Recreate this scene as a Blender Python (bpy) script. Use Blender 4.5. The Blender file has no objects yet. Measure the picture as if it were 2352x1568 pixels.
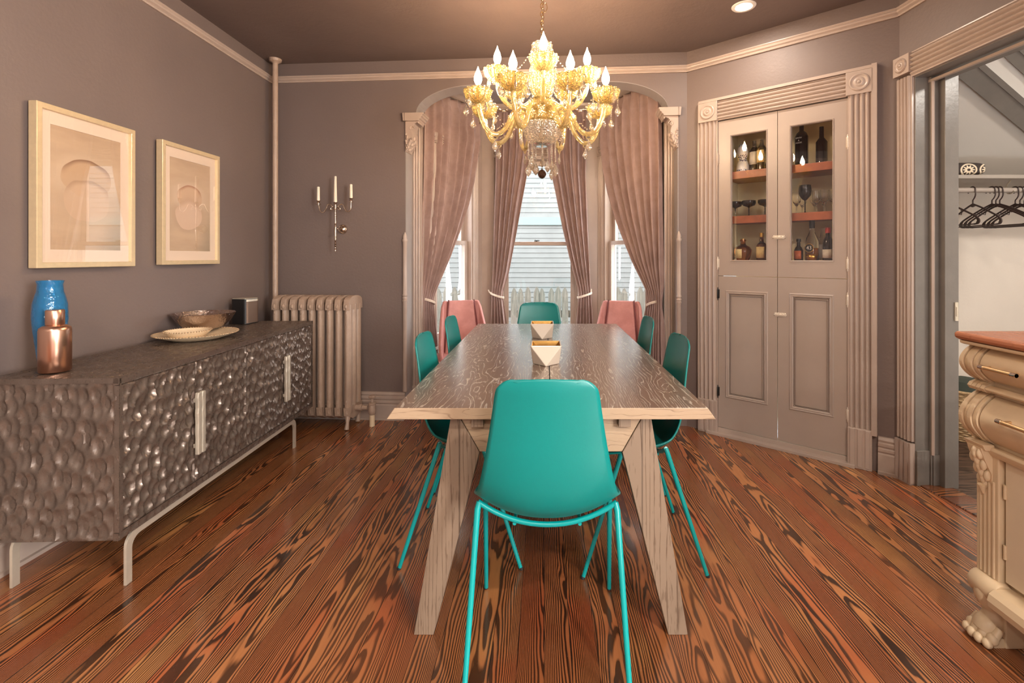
import bpy, bmesh, math, random
import numpy as np
from mathutils import Matrix, Vector, noise
PI = math.pi
R = math.radians
random.seed(7)
S = bpy.context.scene
COL = S.collection

# ------------------------------------------------------------------ tags
def tag(o, label=None, cat=None, group=None, kind=None):
    if label: o['label'] = label
    if cat: o['category'] = cat
    if group: o['group'] = group
    if kind: o['kind'] = kind
    return o

def thing(name, label, cat, loc=(0, 0, 0), rz=0.0, group=None, kind=None):
    o = bpy.data.objects.new(name, None)
    COL.objects.link(o)
    o.empty_display_size = 0.05
    o.location = loc
    o.rotation_euler = (0, 0, rz)
    return tag(o, label, cat, group, kind)

def dup(root, loc=None, rz=None, label=None, group=None):
    def rec(o, parent):
        c = o.copy()
        COL.objects.link(c)
        if parent: c.parent = parent
        for ch in kids.get(o.name, []):
            rec(ch, c)
        return c
    kids = {}
    for ob in list(COL.objects):
        if ob.parent: kids.setdefault(ob.parent.name, []).append(ob)
    r = rec(root, None)
    if loc is not None: r.location = loc
    if rz is not None: r.rotation_euler = (0, 0, rz)
    if label: r['label'] = label
    if group: r['group'] = group
    return r

# ------------------------------------------------------------------ mesh builder
def ear(poly):
    """triangulate a simple 2D polygon"""
    import mathutils.geometry as g
    return g.tessellate_polygon([[Vector((p[0], p[1], 0)) for p in poly]])

class MB:
    def __init__(self):
        self.v = []; self.f = []; self.sm = []
        self.M = Matrix.Identity(4)
    def add(self, vs, fs, smooth=False):
        b = len(self.v)
        M = self.M
        self.v += [tuple(M @ Vector(p)) for p in vs]
        self.f += [tuple(i + b for i in f) for f in fs]
        self.sm += [smooth] * len(fs)
        return self
    def box(self, x0, x1, y0, y1, z0, z1):
        vs = [(x, y, z) for x in (x0, x1) for y in (y0, y1) for z in (z0, z1)]
        return self.add(vs, [(0, 1, 3, 2), (4, 6, 7, 5), (0, 4, 5, 1), (2, 3, 7, 6), (0, 2, 6, 4), (1, 5, 7, 3)])
    def hexa(self, b, t):
        """b, t: four bottom / four top corners"""
        return self.add(list(b) + list(t), [(3, 2, 1, 0), (4, 5, 6, 7), (0, 1, 5, 4), (1, 2, 6, 5), (2, 3, 7, 6), (3, 0, 4, 7)])
    def ext(self, poly, axis, a, b, smooth=False):
        """extrude closed polygon; axis z: poly=(x,y); axis x: poly=(y,z); axis y: poly=(x,z)"""
        n = len(poly)
        def P(p, t):
            if axis == 'z': return (p[0], p[1], t)
            if axis == 'x': return (t, p[0], p[1])
            return (p[0], t, p[1])
        vs = [P(p, a) for p in poly] + [P(p, b) for p in poly]
        fs = [(i, (i + 1) % n, n + (i + 1) % n, n + i) for i in range(n)]
        self.add(vs, fs, smooth)
        tr = ear(poly)
        b0 = len(self.v) - 2 * n
        for t in tr:
            self.f.append(tuple(b0 + i for i in t)); self.sm.append(False)
            self.f.append(tuple(b0 + n + i for i in reversed(t))); self.sm.append(False)
        return self
    def lathe(self, prof, seg=24, c=(0, 0, 0), smooth=True, flute=0, fd=0.0, sx=1, sy=1):
        """prof = [(r,z)...]; flutes: radius modulated"""
        vs = []; fs = []
        n = len(prof)
        for (r, z) in prof:
            for k in range(seg):
                a = 2 * PI * k / seg
                rr = r * (1 + fd * math.cos(flute * a)) if flute else r
                vs.append((c[0] + rr * math.cos(a) * sx, c[1] + rr * math.sin(a) * sy, c[2] + z))
        for i in range(n - 1):
            for k in range(seg):
                k2 = (k + 1) % seg
                fs.append((i * seg + k, i * seg + k2, (i + 1) * seg + k2, (i + 1) * seg + k))
        if prof[0][0] > 1e-6: fs.append(tuple(range(seg - 1, -1, -1)))
        if prof[-1][0] > 1e-6: fs.append(tuple((n - 1) * seg + k for k in range(seg)))
        return self.add(vs, fs, smooth)
    def tube(self, pts, r, seg=8, smooth=True, closed=False, sq=None):
        """sweep; r scalar or list; sq=(w,h) for a rectangular section"""
        pts = [Vector(p) for p in pts]
        n = len(pts)
        rs = r if isinstance(r, (list, tuple)) else [r] * n
        vs = []; fs = []
        up = None
        for i, p in enumerate(pts):
            if closed: d = pts[(i + 1) % n] - pts[i - 1]
            elif i == 0: d = pts[1] - p
            elif i == n - 1: d = p - pts[i - 1]
            else: d = (pts[i + 1] - p).normalized() + (p - pts[i - 1]).normalized()
            d.normalize()
            if up is None:
                up = Vector((0, 0, 1)) if abs(d.z) < 0.9 else Vector((1, 0, 0))
            s = d.cross(up)
            if s.length < 1e-5: s = d.orthogonal()
            s.normalize(); u = s.cross(d).normalized(); up = u
            if sq:
                w, h = sq[0] / 2, sq[1] / 2
                for (a, b) in ((-w, -h), (w, -h), (w, h), (-w, h)):
                    vs.append(tuple(p + s * a + u * b))
            else:
                for k in range(seg):
                    a = 2 * PI * k / seg
                    vs.append(tuple(p + s * (math.cos(a) * rs[i]) + u * (math.sin(a) * rs[i])))
        m = 4 if sq else seg
        for i in range(n if closed else n - 1):
            j = (i + 1) % n
            for k in range(m):
                k2 = (k + 1) % m
                fs.append((i * m + k, i * m + k2, j * m + k2, j * m + k))
        if not closed:
            fs.append(tuple(range(m - 1, -1, -1)))
            fs.append(tuple((n - 1) * m + k for k in range(m)))
        return self.add(vs, fs, smooth and not sq)
    def ball(self, c, r, seg=8, rings=5, sz=1.0):
        prof = [(r * math.sin(PI * i / rings), -r * sz * math.cos(PI * i / rings)) for i in range(rings + 1)]
        prof[0] = (0.0, prof[0][1]); prof[-1] = (0.0, prof[-1][1])
        prof[0] = (1e-7, prof[0][1]); prof[-1] = (1e-7, prof[-1][1])
        return self.lathe(prof, seg, c)
    def gridf(self, fn, nu, nv, smooth=True, double=False):
        vs = [tuple(fn(i / nu, j / nv)) for j in range(nv + 1) for i in range(nu + 1)]
        w = nu + 1
        fs = [(j * w + i, j * w + i + 1, (j + 1) * w + i + 1, (j + 1) * w + i) for j in range(nv) for i in range(nu)]
        return self.add(vs, fs, smooth)
    def build(self, name, mat, parent=None, kind=None, bevel=0, solid=0, sub=0, fix=True, seg=2, label=None, loc=None, rz=None, auto=None):
        me = bpy.data.meshes.new(name)
        me.from_pydata(self.v, [], self.f)
        me.polygons.foreach_set('use_smooth', self.sm)
        me.materials.append(mat)
        if fix:
            bm = bmesh.new(); bm.from_mesh(me)
            bmesh.ops.remove_doubles(bm, verts=bm.verts, dist=1e-6)
            bmesh.ops.recalc_face_normals(bm, faces=bm.faces)
            bm.to_mesh(me); bm.free()
        if any(self.sm): me.set_sharp_from_angle(angle=R(48))
        me.update()
        o = bpy.data.objects.new(name, me)
        COL.objects.link(o)
        if parent: o.parent = parent
        if loc is not None: o.location = loc
        if rz is not None: o.rotation_euler = (0, 0, rz)
        if kind: o['kind'] = kind
        if label: o['label'] = label
        if solid:
            m = o.modifiers.new('solid', 'SOLIDIFY'); m.thickness = solid; m.offset = 0
        if sub:
            m = o.modifiers.new('sub', 'SUBSURF'); m.levels = sub; m.render_levels = sub
        if bevel:
            m = o.modifiers.new('bevel', 'BEVEL'); m.width = bevel; m.segments = seg; m.limit_method = 'ANGLE'; m.angle_limit = R(40)
            m.harden_normals = False
        return o

def T(x=0, y=0, z=0, rz=0, rx=0, ry=0, s=1):
    return Matrix.Translation((x, y, z)) @ Matrix.Rotation(rz, 4, 'Z') @ Matrix.Rotation(ry, 4, 'Y') @ Matrix.Rotation(rx, 4, 'X') @ Matrix.Scale(s, 4)

def catmull(pts, n=6):
    P = [Vector(p) for p in pts]
    out = []
    for i in range(len(P) - 1):
        p0 = P[max(i - 1, 0)]; p1 = P[i]; p2 = P[i + 1]; p3 = P[min(i + 2, len(P) - 1)]
        for k in range(n):
            t = k / n
            out.append(0.5 * ((2 * p1) + (p2 - p0) * t + (2 * p0 - 5 * p1 + 4 * p2 - p3) * t * t + (3 * p1 - p0 - 3 * p2 + p3) * t ** 3))
    out.append(P[-1])
    return out

# ------------------------------------------------------------------ materials
def srgb(r, g, b):
    def c(x):
        x /= 255
        return x / 12.92 if x <= 0.04045 else ((x + 0.055) / 1.055) ** 2.4
    return (c(r), c(g), c(b), 1)

class NT:
    def __init__(self, name):
        self.m = bpy.data.materials.new(name); self.m.use_nodes = True
        self.t = self.m.node_tree; self.n = self.t.nodes; self.l = self.t.links
        self.n.clear()
        self.out = self.n.new('ShaderNodeOutputMaterial')
    def node(self, typ, props=None, **inp):
        nd = self.n.new(typ)
        for k, v in (props or {}).items(): setattr(nd, k, v)
        for k, v in inp.items():
            key = int(k[1:]) if k[0] == '_' and k[1:].isdigit() else k.replace('_', ' ')
            s = nd.inputs[key]
            if isinstance(v, bpy.types.NodeSocket): self.l.new(v, s)
            else:
                s.default_value = v
        return nd
    def math(self, op, a, b=None, c=None, clamp=False):
        nd = self.n.new('ShaderNodeMath'); nd.operation = op; nd.use_clamp = clamp
        for i, v in enumerate((a, b, c)):
            if v is None: continue
            if isinstance(v, bpy.types.NodeSocket): self.l.new(v, nd.inputs[i])
            else: nd.inputs[i].default_value = v
        return nd.outputs[0]
    def mix(self, fac, a, b, mode='MIX'):
        nd = self.n.new('ShaderNodeMix'); nd.data_type = 'RGBA'; nd.blend_type = mode
        for s, v in ((nd.inputs[0], fac), (nd.inputs[6], a), (nd.inputs[7], b)):
            if isinstance(v, bpy.types.NodeSocket): self.l.new(v, s)
            else: s.default_value = v
        return nd.outputs[2]
    def ramp(self, fac, stops, interp='LINEAR'):
        nd = self.n.new('ShaderNodeValToRGB'); nd.color_ramp.interpolation = interp
        cr = nd.color_ramp
        while len(cr.elements) < len(stops): cr.elements.new(0.5)
        for e, (p, c) in zip(cr.elements, stops):
            e.position = p; e.color = c if len(c) == 4 else (*c, 1)
        self.l.new(fac, nd.inputs[0])
        return nd.outputs[0]
    def smooth(self, x, a, b, lo=0.0, hi=1.0):
        nd = self.n.new('ShaderNodeMapRange'); nd.interpolation_type = 'SMOOTHSTEP'
        for i, v in enumerate((x, a, b, lo, hi)):
            if isinstance(v, bpy.types.NodeSocket): self.l.new(v, nd.inputs[i])
            else: nd.inputs[i].default_value = v
        return nd.outputs[0]
    def obj(self):
        nd = self.n.new('ShaderNodeTexCoord'); return nd.outputs['Object']
    def sep(self, v):
        nd = self.n.new('ShaderNodeSeparateXYZ'); self.l.new(v, nd.inputs[0]); return nd.outputs
    def comb(self, x, y, z):
        nd = self.n.new('ShaderNodeCombineXYZ')
        for i, v in enumerate((x, y, z)):
            if isinstance(v, bpy.types.NodeSocket): self.l.new(v, nd.inputs[i])
            else: nd.inputs[i].default_value = v
        return nd.outputs[0]
    def noise(self, v, scale=5, detail=2, rough=0.5, dist=0):
        nd = self.node('ShaderNodeTexNoise', None, Scale=scale, Detail=detail, Roughness=rough, Distortion=dist)
        if v is not None: self.l.new(v, nd.inputs['Vector'])
        return nd.outputs[0]
    def bsdf(self, color, rough=0.5, metal=0.0, bump=None, bd=0.01, bs=1.0, **kw):
        nd = self.n.new('ShaderNodeBsdfPrincipled')
        def setv(k, v):
            if isinstance(v, bpy.types.NodeSocket): self.l.new(v, nd.inputs[k])
            else: nd.inputs[k].default_value = v
        setv('Base Color', color); setv('Roughness', rough); setv('Metallic', metal)
        for k, v in kw.items(): setv(k.replace('_', ' '), v)
        if bump is not None:
            b = self.n.new('ShaderNodeBump'); b.inputs['Strength'].default_value = bs; b.inputs['Distance'].default_value = bd
            self.l.new(bump, b.inputs['Height']); self.l.new(b.outputs[0], nd.inputs['Normal'])
        self.l.new(nd.outputs[0], self.out.inputs[0])
        return self.m

def simple(name, col, rough=0.5, metal=0.0, var=0.0, vs=8, bump=0.0, bscale=60, **kw):
    t = NT(name)
    v = t.obj()
    c = col
    if var:
        n = t.noise(v, vs, 3, .6)
        lo = tuple(x * (1 - var) for x in col[:3]) + (1,); hi = tuple(min(1, x * (1 + var)) for x in col[:3]) + (1,)
        c = t.ramp(n, [(0.3, lo), (0.7, hi)])
    bp = t.noise(v, bscale, 3, .6) if bump else None
    return t.bsdf(c, rough, metal, bp, bump if bump else .01, 1.0, **kw)

M = {}
M['wall'] = simple('wall paint dark taupe', srgb(116, 101, 95), .55, var=.05, vs=1.5, bump=.0015, bscale=55)
M['ceil'] = simple('ceiling paint dark taupe', srgb(110, 94, 88), .6, var=.08, vs=2, bump=.002, bscale=30)
M['trim'] = simple('gloss trim paint greige', srgb(176, 158, 146), .3, var=.05, vs=6, bump=.0006, bscale=40)
M['door'] = simple('satin door paint greige', srgb(168, 152, 141), .34, var=.03, vs=5, bump=.0006, bscale=30)
M['jamb'] = simple('dark grey jamb paint', srgb(118, 112, 106), .33, var=.08, vs=9, bump=.001, bscale=30)
M['soffit'] = simple('arch edge paint light grey', srgb(156, 148, 144), .5, var=.03)
M['hallwall'] = simple('hall cream plaster', srgb(226, 217, 206), .7, var=.04, vs=2, bump=.001, bscale=40)
M['radiator'] = simple('radiator paint', srgb(172, 148, 130), .28, var=.06, vs=20, bump=.0022, bscale=110)
M['teal'] = simple('teal moulded shell', srgb(0, 122, 118), .33, var=.02, bump=.0002, bscale=500)
M['tealmetal'] = simple('teal powder coated steel', srgb(6, 150, 150), .25, var=.02)
M['rubber'] = simple('dark rubber', srgb(30, 30, 30), .7)
M['silver'] = simple('polished silver', srgb(205, 190, 175), .2, 1.0, var=.05)
M['steel'] = simple('brushed champagne steel', srgb(214, 204, 186), .38, .55, var=.04, vs=30)
M['chrome'] = simple('chrome', srgb(220, 215, 208), .12, 1.0)
M['candle'] = simple('ivory wax', srgb(236, 226, 206), .45, Subsurface_Weight=.15)
M['copper'] = simple('satin copper', srgb(228, 184, 160), .28, 1.0, var=.05)
M['cream'] = simple('cream cabinet paint', srgb(214, 192, 160), .42, var=.05, vs=6, bump=.001, bscale=25)
M['creamdoor'] = simple('pale cream door paint', srgb(222, 206, 180), .45, var=.03)
M['frame'] = simple('champagne picture frame', srgb(222, 198, 158), .3, .35, var=.05, vs=40)
M['mat'] = simple('picture mat board', srgb(228, 206, 184), .8)
M['black'] = simple('black matt plastic', srgb(22, 20, 20), .45)
M['hanger'] = simple('dark brown plastic', srgb(58, 40, 36), .35)
M['grille'] = simple('speaker grille brown grey', srgb(120, 98, 84), .35, .6, bump=.0006, bscale=900)
M['shelfwood'] = simple('red brown shelf wood', srgb(142, 72, 38), .35, var=.2, vs=12)
M['cupboard'] = simple('cupboard interior cream', srgb(236, 224, 184), .6)
M['ivorymetal'] = simple('painted cast hardware', srgb(226, 214, 198), .28, .3, bump=.002, bscale=200)
M['rope'] = simple('pale cord', srgb(226, 212, 196), .7, bump=.001, bscale=300)
M['picket'] = None
M['white'] = simple('white glaze', srgb(236, 232, 226), .15)
M['lampwhite'] = simple('white metal trim ring', srgb(240, 235, 228), .4)

def glow(name, col, strength):
    t = NT(name)
    e = t.node('ShaderNodeEmission', None, Color=col, Strength=strength)
    t.l.new(e.outputs[0], t.out.inputs[0]); return t.m
M['bulb'] = glow('lit bulb glass', (1, .72, .46, 1), 170)
M['downlight'] = glow('lit lamp lens', (1, .78, .55, 1), 12)

def pane(name, tint=(1, 1, 1, 1), refl=1.0, rough=0.0):
    t = NT(name)
    tr = t.node('ShaderNodeBsdfTransparent', None, Color=tint)
    gl = t.node('ShaderNodeBsdfGlossy', None, Color=(1, 1, 1, 1), Roughness=rough)
    fr = t.node('ShaderNodeFresnel', None, IOR=1.52)
    geo = t.node('ShaderNodeNewGeometry')
    front = t.math('SUBTRACT', 1.0, geo.outputs['Backfacing'])     # reflect once, at the outer surface
    k = t.math('MULTIPLY', t.math('MULTIPLY', fr.outputs[0], refl * 1.8, clamp=True), front)
    mx = t.node('ShaderNodeMixShader')
    t.l.new(k, mx.inputs[0]); t.l.new(tr.outputs[0], mx.inputs[1]); t.l.new(gl.outputs[0], mx.inputs[2])
    t.l.new(mx.outputs[0], t.out.inputs[0]); return t.m
M['pane'] = pane('window pane glass')
M['picglass'] = pane('picture glass', refl=1.3)

def glass(name, col, rough=.02, trans=1.0, ior=1.5, bump=0, bscale=60, bdist=.003, **kw):
    t = NT(name)
    bp = t.noise(t.obj(), bscale, 2, .5) if bump else None
    return t.bsdf(col, rough, 0, bp, bdist, .6, Transmission_Weight=trans, IOR=ior, **kw)
M['smoke'] = glass('smoky brown glass', srgb(70, 52, 44), .03)
M['clear'] = glass('clear drinking glass', (.96, .96, .95, 1), .02)
M['blueglass'] = glass('rippled blue glass', srgb(70, 170, 226), .04, trans=.72, bump=1, bscale=55, bdist=.006)
M['bottleclear'] = glass('clear bottle glass', (.93, .93, .9, 1), .03)
M['amberglass'] = glass('amber bottle glass', srgb(120, 60, 20), .05)
M['whisky'] = glass('amber spirit', srgb(206, 128, 60), .05)
M['darkglass'] = simple('very dark bottle glass', srgb(26, 16, 14), .08)

# crystal: sparkling gold glass, facets from angular bump
def crystal(name, col, metal, trans, vs=120, bd=.004):
    t = NT(name)
    v = t.obj()
    vo = t.node('ShaderNodeTexVoronoi', {'feature': 'F1'}, Scale=vs, Vector=v)
    return t.bsdf(col, .06, metal, vo.outputs['Distance'], bd, .7, Transmission_Weight=trans, IOR=1.5, Specular_IOR_Level=1.0)
M['crystalgold'] = crystal('champagne gold crystal', srgb(255, 238, 178), .15, .85)
M['crystalarm'] = crystal('champagne gold glass tube', srgb(255, 236, 176), .2, .75, 40, .002)
M['crystalclear'] = crystal('clear crystal', srgb(255, 244, 226), .2, .85)
M['chaingold'] = simple('pale gold chain', srgb(214, 190, 150), .25, 1.0)

# velvet
def velvet(name, col, dark, sheen=.6, tint=(1, 1, 1, 1)):
    t = NT(name)
    v = t.obj()
    n = t.noise(v, 9, 4, .65)
    c = t.mix(t.smooth(n, .35, .65), dark, col)
    n2 = t.noise(v, 350, 2, .6)
    return t.bsdf(c, .75, 0, n2, .0008, .6, Sheen_Weight=sheen, Sheen_Roughness=.35, Sheen_Tint=tint)
M['curtain'] = velvet('dusty mauve velvet', srgb(160, 134, 127), srgb(148, 122, 115), .5, srgb(235, 215, 210))
M['pink'] = velvet('rose pink velvet', srgb(206, 146, 140), srgb(192, 132, 127), .5, srgb(250, 200, 195))
M['piping'] = simple('dark rose piping', srgb(110, 52, 52), .6)

# floor: long heart-pine boards
def wood_lines(t, x, y, bw, seed, across, along, K, dist=1.0):
    """x across boards, y along; returns (ring 0..1, board random, edge distance)"""
    bx = t.math('DIVIDE', x, bw)
    idx = t.math('FLOOR', bx)
    fr = t.math('FRACT', bx)
    wn = t.node('ShaderNodeTexWhiteNoise', {'noise_dimensions': '1D'})
    t.l.new(t.math('ADD', idx, seed), wn.inputs['W'])
    rnd = wn.outputs[0]
    col = wn.outputs[1]
    off = t.math('MULTIPLY', rnd, 37.0)
    vx = t.math('ADD', t.math('MULTIPLY', x, across), off)
    vy = t.math('ADD', t.math('MULTIPLY', y, along), t.math('MULTIPLY', off, 1.7))
    vec = t.comb(vx, vy, off)
    n1 = t.noise(vec, 1.0, 1.5, .45, dist)
    ring = t.math('FRACT', t.math('MULTIPLY', n1, K))
    edge = t.math('MINIMUM', fr, t.math('SUBTRACT', 1.0, fr))
    return ring, rnd, edge, vec, n1

def sawn(t, x, y, bw, seed, A=8.0, Bm=1.4, C=3.4, nx=8.0, ny=1.1, wig=.6):
    '''growth-ring figure of flat sawn boards: a parabola across each board, drifting along it'''
    bx = t.math('DIVIDE', x, bw)
    idx = t.math('FLOOR', bx); fr = t.math('FRACT', bx)
    w1 = t.node('ShaderNodeTexWhiteNoise', {'noise_dimensions': '1D'}); t.l.new(t.math('ADD', idx, seed), w1.inputs['W'])
    w2 = t.node('ShaderNodeTexWhiteNoise', {'noise_dimensions': '1D'}); t.l.new(t.math('ADD', idx, seed + 71.3), w2.inputs['W'])
    r1, r2 = w1.outputs[0], w2.outputs[0]
    # cathedral boards have their heart inside, the others run straight
    c = t.math('MULTIPLY_ADD', r1, 1.9, -.45)
    d = t.math('SUBTRACT', fr, c)
    par = t.math('MULTIPLY', t.math('MULTIPLY', d, d), A)
    off = t.math('MULTIPLY', r2, 53.0)
    vec = t.comb(t.math('MULTIPLY_ADD', x, nx, off), t.math('MULTIPLY_ADD', y, ny, off), off)
    n1 = t.noise(vec, 1.0, 2, .5, wig)
    n2 = t.noise(t.comb(t.math('MULTIPLY_ADD', x, nx * 3.4, off), t.math('MULTIPLY_ADD', y, ny * 4.0, off), off), 1.0, 2, .6, .3)
    drift = t.math('MULTIPLY', y, t.math('MULTIPLY_ADD', r2, Bm * 2, -Bm))
    v = t.math('ADD', t.math('ADD', par, drift), t.math('ADD', t.math('MULTIPLY', n1, C * 3), t.math('MULTIPLY', n2, C * .32)))
    edge = t.math('MINIMUM', fr, t.math('SUBTRACT', 1.0, fr))
    return t.math('FRACT', v), r1, r2, edge, n1

def floor_mat():
    t = NT('heart pine floor boards')
    x, y, z = t.sep(t.obj())
    ring, rnd, rnd2, edge, n1 = sawn(t, x, y, .083, 3.0)
    # soft early wood against dark late wood
    line = t.math('MULTIPLY', t.smooth(ring, .30, .60), t.math('SUBTRACT', 1.0, t.smooth(ring, .88, .99)))
    fine = t.noise(t.comb(t.math('MULTIPLY', x, 260.0), t.math('MULTIPLY', y, 5.0), rnd), 1, 2, .6)
    base = t.ramp(rnd, [(0, srgb(178, 114, 68)), (.35, srgb(198, 134, 84)), (.7, srgb(186, 118, 72)), (1, srgb(164, 98, 60))])
    base = t.mix(t.math('MULTIPLY', fine, .5), base, srgb(122, 68, 40))
    big = t.noise(t.comb(t.math('MULTIPLY', x, 2.0), t.math('MULTIPLY', y, .9), 0.0), 1, 2, .5)
    hue = t.noise(t.comb(t.math('MULTIPLY_ADD', rnd2, 30.0, x), t.math('MULTIPLY', y, 1.6), rnd), 1, 2, .5)
    base = t.mix(t.smooth(hue, .30, .48, .55, 0.0), base, srgb(176, 78, 44)); base = t.mix(t.smooth(hue, .55, .72, 0.0, .5), base, srgb(200, 146, 86))
    amt = t.smooth(big, .25, .7, .72, .98)
    c = t.mix(t.math('MULTIPLY', line, amt), base, srgb(46, 27, 19))
    # browner and darker along the middle of the room
    mid = t.math('SUBTRACT', 1.0, t.smooth(t.math('ABSOLUTE', t.math('SUBTRACT', x, .02)), .25, .95))
    c = t.mix(t.math('MULTIPLY', mid, .5), c, t.mix(1.0, c, srgb(150, 130, 122), 'MULTIPLY'))
    gap = t.math('SUBTRACT', 1.0, t.smooth(edge, .003, .014))
    c = t.mix(gap, c, srgb(26, 14, 10))
    sp = t.noise(t.obj(), 160, 1, .5)
    c = t.mix(t.math('MULTIPLY', t.smooth(sp, .80, .84), .6), c, srgb(210, 180, 150))
    rough = t.smooth(t.noise(t.obj(), 6, 3, .6), .2, .8, .15, .27)
    h = t.math('SUBTRACT', t.math('MULTIPLY', line, .35), t.math('MULTIPLY', gap, 2.0))
    wav = t.noise(t.comb(t.math('MULTIPLY', x, 8.0), t.math('MULTIPLY', y, 1.5), 0.0), 1, 1, .5)
    h = t.math('ADD', h, t.math('MULTIPLY', wav, 1.2))
    return t.bsdf(c, rough, 0, h, .0012, .8, Coat_Weight=.35, Coat_Roughness=.12, Specular_IOR_Level=.55)
M['floor'] = floor_mat()

def oak(name, base_c, base_d, line_c, K, a0, a1, bw, axis='xy', across=9, along=1.1, rough=.36, bd=.0008, seed=11.0, fine_amt=.4, spec=.5, nxy=(11.0, 2.2), coat=0.0):
    t = NT(name)
    s = t.sep(t.obj())
    ax = {'x': 0, 'y': 1, 'z': 2}
    x, y = s[ax[axis[0]]], s[ax[axis[1]]]
    ring, rnd, _r2, edge, n1 = sawn(t, x, y, bw, seed, K, 1.6, across, nxy[0], nxy[1], .9)
    line = t.math('MULTIPLY', t.smooth(ring, a0, a0 + .12), t.math('SUBTRACT', 1.0, t.smooth(ring, a1 - .1, a1)))
    brk = t.noise(t.comb(t.math('MULTIPLY', x, 120.0), t.math('MULTIPLY', y, 14.0), rnd), 1, 2, .6)
    line = t.math('MULTIPLY', line, t.smooth(brk, .38, .55, .25, 1.0))
    fleck = t.smooth(brk, .60, .68)
    c = t.mix(rnd, base_c, base_d)
    c = t.mix(t.math('MULTIPLY', fleck, fine_amt), c, line_c)
    c = t.mix(line, c, line_c)
    gap = t.math('SUBTRACT', 1.0, t.smooth(edge, .003, .012))
    c = t.mix(t.math('MULTIPLY', gap, .5), c, srgb(40, 28, 20))
    h = t.math('MULTIPLY', line, -1.0)
    return t.bsdf(c, rough, 0, h, bd, .8, Specular_IOR_Level=spec, Coat_Weight=coat, Coat_Roughness=.2)
M['tabletop'] = oak('cerused oak top', srgb(122, 96, 78), srgb(104, 82, 68), srgb(196, 182, 166), 10, .66, .95, .150, 'xy', 3.0, 1.3, .30, .0011, spec=.9, coat=.7)
M['tableedge'] = oak('limed oak edge', srgb(178, 152, 126), srgb(168, 144, 118), srgb(136, 112, 90), 9, .74, .93, .3, 'zx', 2.0, 1.0, .5, .0005, 4.0, .3)
M['tableleg'] = oak('limed oak legs', srgb(142, 122, 103), srgb(132, 112, 94), srgb(98, 78, 62), 24, .70, .93, .3, 'xz', 1.6, 1.6, .5, .0006, 8.0, .6, nxy=(7.0, 1.0))
M['buffettop'] = oak('red oak buffet top', srgb(186, 122, 90), srgb(172, 108, 80), srgb(120, 66, 44), 10, .7, .95, .2, 'yx', 1.5, 1.5, .25, .0004, 2.0, .4)
def hallfloor():
    t = NT('dark worn hall boards')
    x, y, z = t.sep(t.obj())
    ring, rnd, edge, vec, n1 = wood_lines(t, y, x, .07, 5.0, 9.0, 1.0, 12, .4)
    c = t.mix(t.smooth(ring, .4, .8), srgb(92, 70, 58), srgb(56, 42, 36))
    c = t.mix(t.math('SUBTRACT', 1.0, t.smooth(edge, .01, .04)), c, srgb(18, 12, 10))
    return t.bsdf(c, .35, 0, ring, .0006)
M['hallfloor'] = hallfloor()
M['sideboard'] = None
def carved():
    t = NT('carved burnished bronze wood')
    v = t.obj()
    n = t.noise(v, 14, 3, .6)
    c = t.ramp(n, [(.3, srgb(104, 90, 80)), (.7, srgb(126, 110, 99))])
    n2 = t.noise(v, 90, 2, .6)
    return t.bsdf(c, t.smooth(n2, .3, .7, .26, .36), .55, n2, .0002, .5, Specular_IOR_Level=.7)
M['sideboard'] = carved()

def picket_mat():
    t = NT('weathered grey fence board')
    x, y, z = t.sep(t.obj())
    n = t.noise(t.comb(t.math('MULTIPLY', x, 60.0), 0.0, t.math('MULTIPLY', z, 6.0)), 1, 3, .6)
    c = t.ramp(n, [(.3, srgb(52, 50, 43)), (.7, srgb(86, 82, 72))])
    return t.bsdf(c, .85)
M['picket'] = picket_mat()
def siding_mat():
    t = NT('white clapboard paint')
    v = t.obj()
    n = t.noise(v, 3, 3, .6)
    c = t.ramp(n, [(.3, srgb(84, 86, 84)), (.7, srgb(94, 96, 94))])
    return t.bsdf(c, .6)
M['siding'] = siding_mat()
M['sidingtrim'] = simple('pale teal exterior paint', srgb(92, 108, 105), .6)
M['groundout'] = simple('outdoor ground', srgb(104, 100, 90), .9, var=.2, vs=3)
M['wicker'] = simple('wicker', srgb(190, 160, 120), .6, var=.25, vs=60, bump=.003, bscale=150)
M['darkcloth'] = simple('dark green grey cloth', srgb(62, 68, 60), .9, var=.2)
M['peg'] = simple('brown varnished wood', srgb(150, 92, 66), .3)
# ------------------------------------------------------------------ frames of the walls: local x runs right, local y into the wall
F = 1100.0
CX, HY, CZ = 1250.0, 591.0, 1.24
def frame(P, Q):
    ang = math.atan2(Q[1] - P[1], Q[0] - P[0])
    return (P[0], P[1], 0), ang, math.hypot(Q[0] - P[0], Q[1] - P[1])
WL = frame((-2.14, -3.2), (-2.14, 3.75))
WB = frame((-2.14, 3.75), (1.05, 3.523))
WC = frame((1.05, 3.523), (2.01, 2.71))
WR = frame((2.01, 2.71), (2.545, -3.2))
BL = frame((-1.0, 3.87), (-.60, 4.62))
BC = frame((-.60, 4.62), (.52, 4.57))
BR = frame((.52, 4.57), (.94, 3.73))
H = 2.75
def W2(fr, x, y, z=0):
    (ox, oy, _), a, _l = fr
    return (ox + x * math.cos(a) - y * math.sin(a), oy + x * math.sin(a) + y * math.cos(a), z)
def put(o, fr):
    o.location = fr[0]; o.rotation_euler = (0, 0, fr[1]); return o

def wall(name, fr, x0, x1, z1, th, mat, hole=None):
    b = MB()
    if hole:
        a, c, e, g = hole
        if a > x0: b.box(x0, a, 0, th, 0, z1)
        if x1 > c: b.box(c, x1, 0, th, 0, z1)
        if e > 0: b.box(a, c, 0, th, 0, e)
        if z1 > g: b.box(a, c, 0, th, g, z1)
    else:
        b.box(x0, x1, 0, th, 0, z1)
    return put(b.build(name, mat, kind='structure', fix=False), fr)

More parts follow.
